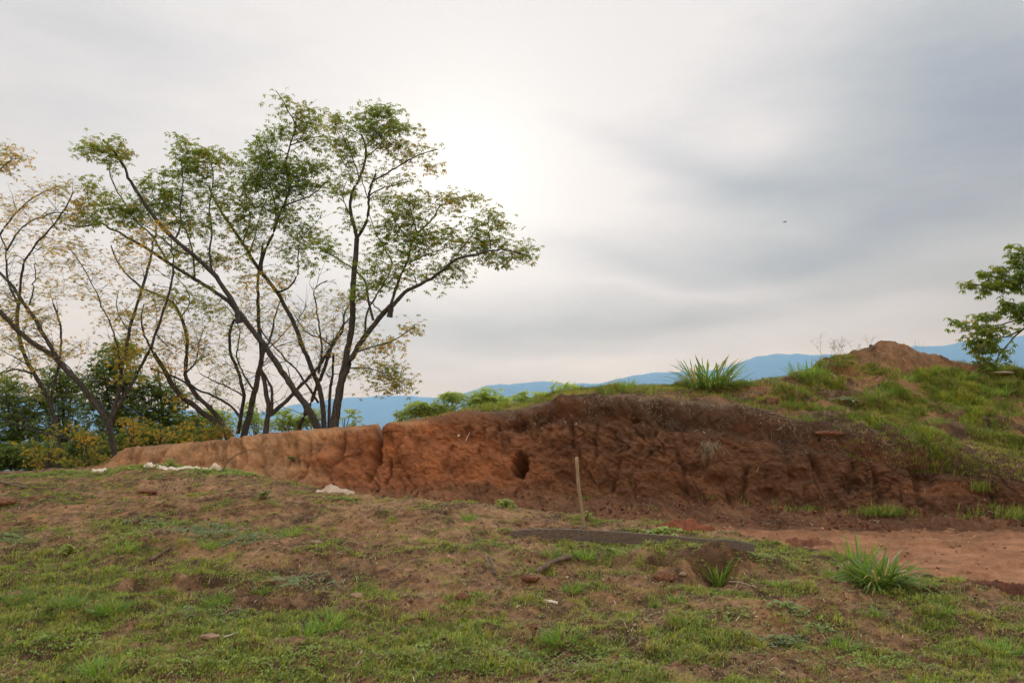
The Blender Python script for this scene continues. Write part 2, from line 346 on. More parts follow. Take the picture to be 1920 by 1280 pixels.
def lin(r, g, b):
    f = lambda c: (c/255/12.92 if c <= 10 else ((c/255+.055)/1.055)**2.4)
    return np.array([f(r), f(g), f(b)])
def greenness(x, y):
    """0 bare .. 1 lush, from noise and a few patches"""
    g = .45 + .24*fbm(x*.6+3, y*.75, 31.0, 3, .6) + .55*fbm(x*1.9, y*2.3, 40.0, 4, .65)
    for (bx, by, rr, am) in PATCHES:
        q = ((x-bx)**2+(y-by)**2)/rr**2; g = g + (.42*am if am > 0 else .55*am)*np.exp(-q)
    
    return sstep(.05, .85, g)
PATCHES = []
for (px, py, rr, am) in [(60, 1150, 1.0, .5), (230, 1060, .8, .45), (350, 1160, .9, .5), (150, 1250, .8, .45), (420, 1180, .5, .4), (600, 1170, .5, .5), (550, 1250, .6, .2),
                         (100, 1040, .8, .3), (30, 1090, .7, .35), (760, 980, 1.3, -.35), (560, 960, 1.3, -.3), (980, 960, 1.3, -.5), (1150, 1170, .7, -.15), (880, 1080, .9, -.25),
                         (280, 950, 1.3, -.35), (1080, 1115, .4, .35), (690, 1160, .6, .4), (1390, 1110, .5, .4), (1480, 1040, .8, .5), (1260, 1025, .5, .5), (1850, 1180, .7, .35), (1880, 1250, .5, .3),
                         (1560, 1150, .45, -.45), (1060, 1200, .6, -.1), (1470, 1250, .7, -.1), (1300, 1080, .5, -.35), (430, 1000, .7, -.1), (500, 890, 1.0, .5), (330, 878, .9, .45), (150, 890, 1.4, .3),
                         (1150, 960, 1.0, -.3), (700, 1080, .9, -.3), (1060, 1030, .5, .3), (1280, 1250, .8, .15), (700, 1240, .6, .3), (1180, 1240, .4, .25), (900, 1160, .5, .25), (200, 1200, .5, -.25), (620, 1120, .7, -.2)]:
    p = hit(px, py); PATCHES.append((p[0], p[1], rr, am))

# ------------------------------------------------------------------ ground mesh
def build_ground():
    th = np.concatenate([np.linspace(-math.pi, R_(-46), 50)[:-1], np.linspace(R_(-46), R_(-37), 60)[:-1], np.linspace(R_(-37), R_(37), 1000), np.linspace(R_(37), R_(46), 60)[1:], np.linspace(R_(46), math.pi, 50)[1:-1]])
    r = np.concatenate([[.05, .7, 1.6, 2.6, 3.4], np.exp(np.linspace(math.log(4.0), math.log(20), 620)), np.exp(np.linspace(math.log(20), math.log(45000), 160))[1:]])
    TT, RRR = np.meshgrid(th, r, indexing='ij'); X = RRR*np.sin(TT); Y = RRR*np.cos(TT)
    Z = gh(X, Y); n, m = X.shape
    V = np.stack([X, Y, Z], -1).reshape(-1, 3)
    pm = path_mask(X, Y); g = greenness(X, Y)
    n1 = fbm(X*.8, Y*.8, 50.0, 4); n2 = fbm(X*4, Y*4, 60.0, 3)
    dry = np.array([.30, .185, .105]); hum = np.array([.058, .036, .022]); red = np.array([.225, .095, .045]); path = np.array([.285, .150, .084])
    n3 = fbm(X*14, Y*14, 65.0, 3, .6); k = np.clip(.5+.55*n1+.55*n2+.45*n3*(RRR < 25) - .35*(g-.4), 0, 1)[..., None]
    C = hum*(1-k)+dry*k
    rd = np.clip(.2+.7*fbm(X*.9+9, Y*.9, 70.0, 3), 0, 1)[..., None]*.45; C = C*(1-rd)+red*rd*(.6+.5*k)
    moss = np.clip((g-.45)*1.2, 0, .5)[..., None]; C = C*(1-moss)+np.array([.075, .066, .034])*moss
    dm = np.clip(.5+.9*fbm(X*1.3, Y*2.6, 77.0, 4, .6), 0, 1)[..., None]
    pc = path*(.72+.4*dm); pc = pc*(1-.0)
    C = C*(1-pm[..., None])+pc*pm[..., None]
    # redder crumbly soil at the foot of the bank
    foot = sstep(-1.6, -.2, Y - toe_y(np.clip(TT, R_(-55), R_(55))))*sstep(500, 800, th2px(np.clip(TT, -.9, .9)))
    fc = np.array([.19, .095, .052])*(.8+.5*n2[..., None]); C = C*(1-.8*foot[..., None])+fc*.8*foot[..., None]
    far = sstep(35, 90, RRR)[..., None]; C = C*(1-far)+np.array([.05, .075, .03])*(1+.4*fbm(X/60, Y/60, 1.0, 3)[..., None])*far
    F = grid_faces(n, m)
    # close the seam behind the camera
    j = np.arange(m-1); F = np.concatenate([F, np.stack([(n-1)*m+j, j, j+1, (n-1)*m+j+1], -1)])
    pf = pm.reshape(-1)[F].mean(1) > .5
    Cf = np.clip(C, .004, .8).reshape(-1, 3)
    def sub(sel, name, mat):
        f = F[sel]; u, inv = np.unique(f, return_inverse=True)
        o = mesh_np(name, V[u], inv.reshape(-1, 4), mat, cols={'col': Cf[u]}); o['kind'] = 'structure'; return o
    sub(~pf, 'ground', MAT['soil']); sub(pf, 'path', MAT['path'])
build_ground()

# ------------------------------------------------------------------ earth bank
LV = {}
BK = [ # px : toe, foot, mid, lip, inner  (py, Y)
 (150, (880,19.2), (880,19.6), (880,20), (880,20.6), (880,21.2)),
 (190, (878,19), (877,19.5), (876,19.9), (874,20.3), (874,21)),
 (212, (880,18.8), (876,19.4), (866,19.9), (857,20.3), (856,21.2)),
 (240, (884,18.5), (880,19.3), (860,19.8), (844,20.4), (841,21.3)),
 (330, (895,18.5), (886,19.4), (858,19.9), (837,20.5), (834,21.4)),
 (430, (902,18.2), (890,18.9), (858,19.4), (830,20.0), (827,21)),
 (500, (911,17.9), (898,18.6), (858,19.1), (820,19.6), (815,20.5)),
 (560, (918,17.6), (906,18.2), (860,18.7), (815,19.2), (810,20)),
 (640, (930,16.9), (914,17.6), (860,18.1), (811,18.6), (806,19.3)),
 (700, (938,16.2), (917,17.0), (858,17.5), (806,18.0), (799,19)),
 (800, (950,15.5), (917,16.4), (855,17.0), (797,17.5), (788,18.5)),
 (870, (953,15.3), (915,16.2), (850,16.8), (783,17.2), (771,18.2)),
 (960, (958,15.0), (914,15.9), (850,16.4), (782,16.8), (769,18)),
 (1060,(965,14.6), (925,15.5), (850,16.0), (764,16.4), (744,17.2)),
 (1200,(975,14.2), (935,15.1), (850,15.5), (766,15.9), (736,16.9)),
 (1400,(985,13.5), (945,14.5), (870,14.9), (790,15.4), (746,16.8)),
 (1500,(985,13.3), (955,14.2), (885,14.6), (812,15.1), (752,16.6)),
 (1560,(985,13.3), (958,14.1), (890,14.5), (818,15.0), (740,17.0)),
 (1650,(985,13.2), (965,13.9), (895,14.3), (832,14.7), (738,16.9)),
 (1800,(985,13.0), (970,13.6), (912,14.0), (862,14.4), (765,16.6)),
 (1920,(983,12.9), (970,13.4), (925,13.7), (885,14.1), (790,16.2)),
 (2300,(985,12.5), (970,13.0), (935,13.3), (900,13.7), (800,15.8)),
 (2900,(985,12.0), (970,12.5), (935,12.8), (900,13.2), (800,15.2))]
def bank_base():
    px = np.concatenate([np.arange(150, 1960, 1.5), np.arange(1960, 2900, 6)])
    th = np.arctan((px-960)*CP/FPX)
    kp = np.array([b[0] for b in BK], float); lev = []
    def lvl(py, Y): return Y, ray(np.full_like(px, 960), py)[1]*Y
    for i in range(1, 6):
        lev.append(lvl(np.interp(px, kp, [b[i][0] for b in BK]), np.interp(px, kp, [b[i][1] for b in BK])))
    ky = np.interp(px, CST_PX, CST_Y); lev.append(lvl(np.interp(px, CST_PX, CST_PY), ky))
    z6 = lev[-1][1]; low = (px < 212)
    lev.append((ky+1.4, z6-.22)); lev.append((ky+2.6, z6-.8)); lev.append((ky+3.4, z6-1.8))
    t0 = lev[0]; lev.insert(0, (t0[0]-.35, t0[1]-.12)); lev.insert(0, (t0[0]-.6, t0[1]-.5))
    Yl = np.array([l[0] for l in lev]); Zl = np.array([l[1] for l in lev])      # (K, n)
    # soften along the bank without losing the profile
    step = 8
    Yl = gsmooth(Yl, 9, 1); Zl = gsmooth(Zl, 5, 1)
    segs = [4, 8, 40, 75, 80, 70, 50, 16, 8, 4]
    rows_y = []; rows_z = []; vv = []
    K = len(lev)
    def cat(p, i, t):
        a = p[max(i-1, 0)]; b = p[i]; c = p[min(i+1, K-1)]; d = p[min(i+2, K-1)]
        # monotone-ish catmull-rom with reduced tangents
        m1 = (c-a)*.36; m2 = (d-b)*.36
        return (2*t**3-3*t**2+1)*b + (t**3-2*t**2+t)*m1 + (-2*t**3+3*t**2)*c + (t**3-t**2)*m2
    for i in range(K-1):
        for q in range(segs[i]):
            t = q/segs[i]; rows_y.append(cat(Yl, i, t)); rows_z.append(cat(Zl, i, t)); vv.append(i+t)
    rows_y.append(Yl[-1]); rows_z.append(Zl[-1]); vv.append(K-1)
    Yg = np.array(rows_y).T; Zg = np.array(rows_z).T; vv = np.array(vv)       # (n, rows)
    Xg = Yg*np.tan(th)[:, None]
    return px, vv, np.stack([Xg, Yg, Zg], -1)
BPX, BVV, BP = bank_base()
def grid_normals(P):
    du = np.gradient(P, axis=0); dv = np.gradient(P, axis=1)
    n = np.cross(du, dv); n /= np.linalg.norm(n, axis=-1, keepdims=True)+1e-9
    return n
def vor(x, y, seed):
    """distance to the nearest cell border and a random value per cell"""
    xi = np.floor(x).astype(int); yi = np.floor(y).astype(int); f1 = np.full(x.shape, 9.); f2 = np.full(x.shape, 9.); c = np.zeros(x.shape)
    for dx in (-1, 0, 1):
        for dy in (-1, 0, 1):
            h = _perm[(_perm[(xi+dx+seed*37) & 511]+yi+dy) & 511]; px = xi+dx+.5+.8*(_perm[h]/511.-.5); py = yi+dy+.5+.8*(_perm[(h+91) & 511]/511.-.5)
            dd = np.hypot(x-px, y-py); n = dd < f1; f2 = np.where(n, f1, np.minimum(f2, dd)); f1 = np.where(n, dd, f1); c = np.where(n, _perm[(h+7) & 511]/511., c)
    return f2-f1, c
def build_bank():
    global BP, BN, BMASK
    P = BP; px = BPX[:, None]*np.ones_like(P[..., 0]); vv = BVV[None]*np.ones_like(px)
    n = grid_normals(P)
    nb = n.copy()
    for k in range(3): nb[..., k] = gsmooth(gsmooth(nb[..., k], 6, 0), 4, 1)
    nb /= np.linalg.norm(nb, axis=-1, keepdims=True)
    if nb[600, 120, 1] > 0: nb = -nb
    X, Y, Z = P[..., 0], P[..., 1], P[..., 2]
    S = X*.95 + Y*.3     # runs along the bank
    # levels: 2 toe, 3 foot, 4 mid, 5 lip, 6 inner, 7 crest
    face = sstep(2.6, 3.2, vv)*(1-sstep(4.9, 5.5, vv)); toe = sstep(1.4, 2.0, vv)*(1-sstep(2.8, 3.4, vv)); top = sstep(4.9, 5.4, vv)
    left = 1-sstep(560, 800, px); right = sstep(1150, 1500, px)
    edge = sstep(150, 330, px)
    d = 0
    d += edge*(.16*fbm(S*.9, Z*.9, 2.0, 3)*face)                     # broad bays
    d += edge*.042*fbm(S*3.0, Z*2.2, 5.0, 4, .55)*(face+toe*.8+.5*top)
    d += .024*fbm(S*8, Z*7.5, Y*7, 4, .62)*(1-.3*left*face); d += .022*face*np.round(2.2*fbm(S*2.4, Z*3.4, 90.0, 2))/2.2*(1-left); d += .016*(ridged(S*4.2, Z*4.6, Y*3, 3)-1)*face*(1-.7*left)
    # rounded pillows divided by runnels on the left part
    wv = S*2.3 + .5*fbm(S*1.3, Z*1.6, 9.0, 2) - .25*Z
    run = np.abs(perlin(wv, Z*.35, 4.0)); d += left*face*edge*(.20*np.minimum(run*2.4, .65) - .08)
    # vertical cracks
    cr = np.abs(perlin(S*1.7+.6*fbm(S*.8, Z*2.5, 3.0, 3), Z*.5, 14.0)); d -= face*.11*0.5*np.exp(-(cr/.035)**2)*sstep(-.15, .25, fbm(S*1.1, Z*1.4, 17.0, 2))*edge
    cr2 = np.abs(perlin(S*1.2, Z*3.0+.7*fbm(S*1.8, Z*1.2, 6.0, 3), 24.0)); d -= face*.06*0.45*np.exp(-(cr2/.04)**2)*(1-left*.7)*sstep(0, .3, fbm(S*1.3, Z*1.6, 27.0, 2))
    # blocky broken earth: cells
    bl = ridged(S*2.6, Z*2.9, Y*1.2, 3); d += face*(1-left)*.014*(bl-1)
    # clay broken into blocks by a net of cracks
    wx = S*2.3+.35*fbm(S*2.2, Z*2.2, 3.0, 3); wz = Z*3.0+.35*fbm(S*2.2, Z*2.2, 13.0, 3)
    e1, id1 = vor(wx, wz, 1); e2, id2 = vor(wx*2.7+5, wz*2.5, 2); on = face*edge*(1-.75*left)
    cm = sstep(-.25, .25, fbm(S*.9, Z*1.3, 19.0, 3)); CR = on*np.clip(np.exp(-(e1/.045)**2)*cm+.6*np.exp(-(e2/.06)**2)*(1-.5*cm), 0, 1)
    VW = np.abs(perlin(S*3.2+.5*fbm(S*1.4, Z*1.1, 8.0, 3), Z*.7, 31.0)); d += on*(.022*(id1-.5)+.012*(id2-.5)) - .028*CR - face*(1-.8*left)*.06*np.exp(-(VW/.09)**2)*sstep(-.2, .3, fbm(S*1.2, Z*.8, 41.0, 2)) + face*.03*fbm(S*5, Z*1.2, 52.0, 3)
    # crumbly talus
    d += (toe*1.5+.35*face*(1-left))*.055*np.maximum(fbm(S*5, Z*5, Y*5, 4, .65), -.2)*sstep(600, 900, px)
    # turf lip that juts over the face from the middle to the right
    lipz = np.exp(-((vv-5.15)/.22)**2)*sstep(930, 1060, px)*(1-sstep(1650, 1900, px)); d += lipz*(.15+.16*fbm(S*2.4, 3.0, 2.0, 3))
    und = np.exp(-((vv-4.72)/.16)**2)*sstep(900, 1000, px)*(1-sstep(1700, 1900, px)); d -= und*(.10+.16*np.maximum(fbm(S*1.9, 8.0, 2.0, 3), 0))
    # mound slopes: uneven clumps
    d += sstep(5.1, 5.7, vv)*(1-sstep(7.0, 7.6, vv))*(.17*right)*fbm(S*1.2, Y*1.6, 33.0, 5, .6)
    ppx, ppy = proj(P)
    def gully(x0, y0, x1, y1, w, dep):
        nonlocal d
        t = np.clip((ppy-y0)/(y1-y0), 0, 1); cx = x0+(x1-x0)*t + 6*fbm(ppy*.03, x0*1.0, 0.0, 2)
        on = sstep(y0-8, y0+4, ppy)*(1-sstep(y1-6, y1+8, ppy))
        d = d - dep*np.exp(-((ppx-cx)/w)**2)*on
    gully(716, 798, 700, 862, 5, .7); gully(520, 826, 508, 880, 3, .10); gully(600, 822, 590, 890, 4, .12); gully(400, 838, 392, 868, 3, .08); gully(1010, 780, 1000, 830, 4, .10); gully(1120, 800, 1112, 880, 3, .09); gully(1160, 862, 1150, 920, 3, .08); gully(1230, 800, 1222, 850, 3, .08); gully(905, 800, 898, 850, 2.5, .08); gully(700, 850, 686, 900, 5, .3); gully(642, 812, 628, 880, 4, .22); gully(727, 858, 722, 905, 3, .22)
    gully(760, 800, 742, 850, 3, .10); gully(490, 822, 476, 846, 4, .18); gully(378, 842, 372, 872, 3, .10); gully(541, 826, 540, 880, 3.5, .09); gully(446, 838, 432, 880, 3, .08)
    gully(845, 836, 830, 882, 4, .10); gully(868, 800, 880, 836, 3, .08); gully(1070, 790, 1076, 840, 4, .16); gully(931, 790, 930, 822, 2.2, .12)
    gully(1520, 850, 1540, 905, 6, .14); gully(1716, 862, 1726, 950, 7, .18); gully(1600, 865, 1590, 930, 4, .10); gully(1400, 880, 1392, 930, 4, .12); gully(1640, 880, 1655, 950, 5, .12)
    gully(1200, 840, 1180, 910, 5, .08); gully(1270, 850, 1290, 925, 4, .10)
    wobx = fbm(ppx*.09, ppy*.09, 1.0, 3); woby = fbm(ppx*.09, ppy*.09, 7.0, 3)
    def pit(x0, y0, rx, ry, dep, p=2):
        nonlocal d
        q = (np.abs((ppx-x0+4*wobx)/rx)**p+np.abs((ppy-y0+4*woby)/ry)**p); d = d - dep*np.exp(-q**2)
    pit(976, 870, 13, 17, .9); pit(966, 796, 24, 9, .13); pit(1192, 784, 8, 6, .18); pit(1600, 905, 22, 14, .18); pit(1500, 892, 22, 12, .12); pit(1340, 905, 26, 12, .10)
    pit(1310, 880, 14, 14, .10); pit(1090, 870, 12, 16, .08); pit(1740, 905, 22, 24, .2); pit(1440, 925, 22, 10, .10); pit(560, 855, 20, 18, .05); pit(300, 860, 16, 9, .08)
    pit(1560, 700, 44, 14, .12); pit(1560, 790, 40, 9, -.14); pit(1480, 742, 30, 12, -.10)
    P2 = P + nb*d[..., None]
    # colours
    tan = np.array([.30, .172, .090]); red = np.array([.235, .095, .042]); brn = np.array([.090, .047, .027]); hum = np.array([.070, .048, .034])
    c1 = sstep(480, 700, px + 60*fbm(S*.8, Z*2, 1.0, 3))[..., None]; C = tan*(1-c1)+red*c1
    c2 = (sstep(840, 1120, px + 90*fbm(S*.6, Z*1.5, 2.0, 3)))[..., None]*.85; C = C*(1-c2)+brn*1.12*c2
    c3 = sstep(1150, 1600, px)[..., None]*.55; C = C*(1-c3)+brn*.8*c3
    hz = np.clip(sstep(4.15, 4.9, vv+.45*fbm(S*1.1, Z*1.1, 5.0, 3))*sstep(820, 1050, px+60*(vv-4.5)), 0, 1)[..., None]*.8
    C = C*(1-hz)+hum*hz
    band = (sstep(.2, .5, fbm(S*.25, Z*3.2, 8.0, 3))*face*.25)[..., None]; C = C*(1-band)+red*.8*band*np.array([1, 1, 1])
    tz = ((toe*sstep(560, 760, px)).clip(0, 1)*.75)[..., None]; C = C*(1-tz)+np.array([.150, .080, .045])*tz
    tp = (sstep(5.05, 5.6, vv)*sstep(820, 1000, px)).clip(0, 1)[..., None]
    topc = np.array([.115, .078, .048])*(1+.7*fbm(S*2, Y*2, 9.0, 3)[..., None]); C = C*(1-tp)+topc*tp
    bare = (sstep(.02, .25, fbm(S*.9, Y*1.3, 36.0, 4))*sstep(5.3, 5.7, vv)*right)[..., None]*.8; C = C*(1-bare)+np.array([.29, .15, .085])*bare
    lt = (sstep(4.9, 5.4, vv)*(1-sstep(720, 860, px)))[..., None]; C = C*(1-.6*lt)+tan*1.08*.6*lt
    C = C*(1+.34*fbm(S*2.2, Z*3.4, 44.0, 4, .6)[..., None]+.20*fbm(S*13, Z*13, 48.0, 4, .7)[..., None])
    # dark decayed rock stains of the soil itself
    BMASK = dict(px=px, vv=vv, bare=bare[..., 0], right=right, S=S)
    BP = P2; nn = grid_normals(P2); BN = nn if (nn[600, 120, 1] < 0) else -nn
    nT, m = px.shape
    o = mesh_np('earth_bank', P2.reshape(-1, 3), grid_faces(nT, m), MAT['bank'], cols={'col': np.clip(C, .006, .8).reshape(-1, 3)})
    o['kind'] = 'structure'
    return o
bank = build_bank()
BQX, BQY = proj(BP)
BVIS = (BN[..., 1]*BP[..., 1] + BN[..., 0]*BP[..., 0] + BN[..., 2]*BP[..., 2]) < 0
def hit_bank(px, py):
    d = (BQX-px)**2+(BQY-py)**2 + np.where(BVIS, 0, 1e6) + BP[..., 1]*.3
    k = np.unravel_index(np.argmin(d), d.shape); return BP[k].copy(), BN[k].copy()

# ------------------------------------------------------------------ far hills
def ridge(name, pts, Y, depth, seed, mat, base=-260, px0=-1500, px1=3600):
    px = np.arange(px0, px1, 4.0); py = np.interp(px, [p[0] for p in pts], [p[1] for p in pts])
    py = gsmooth(py, 3, 0)
    th = np.arctan((px-960)*CP/FPX); zc = ray(px*0+960, py)[1]*Y
    zc = zc + (fbm(px*.03, seed, 1.0, 4, .5))*Y*.0011
    t = np.linspace(-1, 1, 61); TT, T2 = np.meshgrid(th, t, indexing='ij')
    YY = Y + T2*depth; X = YY*np.tan(TT)
    pr = np.cos(T2*math.pi/2)**1.0
    Z = base + (zc[:, None]-base)*pr
    rel = ridged(X/1500+seed, YY/1900, 3.0, 5, .5)-1.0
    Z = Z + rel*np.maximum(zc[:, None]-base, 0)*.22*np.abs(T2)*(1-np.abs(T2)**4)
    o = mesh_np(name, np.stack([X, YY, Z], -1).reshape(-1, 3), grid_faces(*X.shape), mat); o['kind'] = 'structure'
    return o
MAT['hill'] = simple_mat('hill', (.028, .042, .03), (.055, .07, .045), .004, (1,1,1), 1, 0, 1, 4)
R1 = [(-1500, 690), (-600, 700), (0, 740), (300, 765), (480, 775), (560, 757), (640, 746), (700, 742), (760, 742), (820, 747), (870, 752), (960, 760), (1200, 775), (1500, 790), (3600, 790)]
R2 = [(-1500, 800), (600, 800), (780, 775), (830, 748), (875, 736), (905, 726), (925, 722), (960, 721), (1000, 715), (1030, 715), (1070, 720), (1140, 718), (1180, 706), (1230, 699), (1290, 700), (1350, 694), (1400, 680), (1440, 668), (1470, 665), (1510, 668), (1545, 668), (1570, 663), (1620, 668), (1680, 660), (1730, 649), (1760, 654), (1800, 644), (1850, 636), (1920, 630), (2100, 610), (2500, 640), (3600, 700)]
ridge('far_hills', R1, 13500, 2200, 4.0, MAT['hill'])
ridge('mountain_range', R2, 10500, 2500, 9.0, MAT['hill'])

# ------------------------------------------------------------------ haze
def build_haze():
    x0, x1, y0, y1, z0, z1 = -14500, 14500, -4000, HAZE_FAR, -262.0, HAZE_TOP
    V = np.array([(x, y, z) for x in (x0, x1) for y in (y0, y1) for z in (z0-900, z1)], float)
    F = np.array([(0, 1, 3, 2), (4, 6, 7, 5), (0, 4, 5, 1), (2, 3, 7, 6), (0, 2, 6, 4), (1, 5, 7, 3)])
    m, T = mat_new('haze'); v = N(T, 'ShaderNodeVolumePrincipled')
    v.inputs['Color'].default_value = (.37, .65, 1.0, 1); v.inputs['Density'].default_value = HAZE; v.inputs['Anisotropy'].default_value = 0.4
    o = N(T, 'ShaderNodeOutputMaterial'); T.links.new(v.outputs[0], o.inputs['Volume'])
    ob = mesh_np('haze', V, F, m, smooth=False); ob['kind'] = 'stuff'
    tag(ob, 'pale blue haze in the air in front of the far mountains', 'haze')
build_haze()

# ------------------------------------------------------------------ vegetation: builders
def tube(path, rad, k):
    """path (n,3), rad (n,), k sides -> V, F(quads), closed tip"""
    path = np.asarray(path, float); n = len(path)
    t = np.gradient(path, axis=0); t /= np.linalg.norm(t, axis=1)[:, None]+1e-9
    ref = np.where(np.abs(t[:, 2:3]) > .9, np.array([[1., 0, 0]]), np.array([[0, 0, 1.]]))
    a = np.cross(t, ref); a /= np.linalg.norm(a, axis=1)[:, None]+1e-9; b = np.cross(t, a)
    ang = np.arange(k)/k*2*math.pi
    V = path[:, None] + np.asarray(rad)[:, None, None]*(np.cos(ang)[None, :, None]*a[:, None]+np.sin(ang)[None, :, None]*b[:, None])
    i = np.arange(n-1)[:, None]; j = np.arange(k)[None]; j2 = (j+1) % k
    F = np.stack([i*k+j, i*k+j2, (i+1)*k+j2, (i+1)*k+j], -1).reshape(-1, 4)
    return V.reshape(-1, 3), F
class Geo:
    def __init__(s): s.V = []; s.Q = []; s.T = []; s.A = []; s.n = 0
    def add(s, V, Q=None, T=None, a=0.0):
        V = np.asarray(V, float)
        if Q is not None and len(Q): s.Q.append(np.asarray(Q)+s.n)
        if T is not None and len(T): s.T.append(np.asarray(T)+s.n)
        s.V.append(V); s.A.append(np.broadcast_to(np.asarray(a, float), (len(V),))); s.n += len(V)
    def build(s, name, mat, parent=None, smooth=True):
        F = [np.concatenate(x) for x in (s.Q, s.T) if x]
        return mesh_np(name, np.concatenate(s.V), F, mat, parent, smooth, attrs={'tint': np.concatenate(s.A)})
def resample(path, step):
    path = np.asarray(path, float); seg = np.linalg.norm(np.diff(path, axis=0), axis=1); L = np.concatenate([[0], np.cumsum(seg)])
    n = max(int(L[-1]/step)+1, 3); q = np.linspace(0, L[-1], n)
    # smooth polyline a little (Chaikin-like through dense linear + smoothing)
    P = np.stack([np.interp(q, L, path[:, i]) for i in range(3)], 1)
    w = max(1.0, .22/step) ; P2 = gsmooth(P, w, 0); P2[0] = P[0]; P2[-1] = P[-1]; return P2, q/L[-1]
def leaves_palmate(c, size, tint, rng, droop=(.15, .75), n_leaf=6, width=.36):
    """c (n,3) leaf centres; each a whorl of pointed leaflets; returns V, Q, tint per vertex"""
    n = len(c); k = n_leaf
    yaw = rng.uniform(0, 2*math.pi, n)[:, None] + np.arange(k)[None]/k*2*math.pi + rng.normal(0, .12, (n, k))
    dr = rng.uniform(droop[0], droop[1], n)[:, None] + rng.normal(0, .14, (n, k))
    tl = rng.normal(0, .38, (n, 2))
    L = size[:, None]*rng.uniform(.75, 1.1, (n, k))
    dx, dy, dz = np.cos(yaw)*np.cos(dr), np.sin(yaw)*np.cos(dr), -np.sin(dr)
    dz = dz + dx*tl[:, :1] + dy*tl[:, 1:]
    d = np.stack([dx, dy, dz], -1); d /= np.linalg.norm(d, axis=-1, keepdims=True)
    side = np.stack([-np.sin(yaw), np.cos(yaw), rng.normal(0, .3, (n, k))], -1); side /= np.linalg.norm(side, axis=-1, keepdims=True)
    base = c[:, None] + d*0.06*L[..., None]
    mid = c[:, None] + d*(.55*L[..., None]); tip = c[:, None] + d*L[..., None] + np.array([0, 0, -1])*(L*rng.uniform(.05, .35, (n, k)))[..., None]
    w = (L*width*.5)[..., None]
    V = np.stack([base, mid+side*w, tip, mid-side*w], 2).reshape(-1, 3)
    Q = np.arange(n*k*4).reshape(-1, 4)
    return V, Q, np.repeat(tint, k*4)
def leaves_simple(c, size, tint, rng, width=.5):
    n = len(c); d = rng.normal(0, 1, (n, 3)); d[:, 2] = d[:, 2]*.6-.35; d /= np.linalg.norm(d, axis=1)[:, None]
    s = np.cross(d, rng.normal(0, .5, (n, 3))+[0, 0, 1]); s /= np.linalg.norm(s, axis=1)[:, None]+1e-9
    L = size[:, None]; V = np.stack([c, c+d*L*.5+s*L*width*.5, c+d*L, c+d*L*.5-s*L*width*.5], 1).reshape(-1, 3)
    return V, np.arange(n*4).reshape(-1, 4), np.repeat(tint, 4)

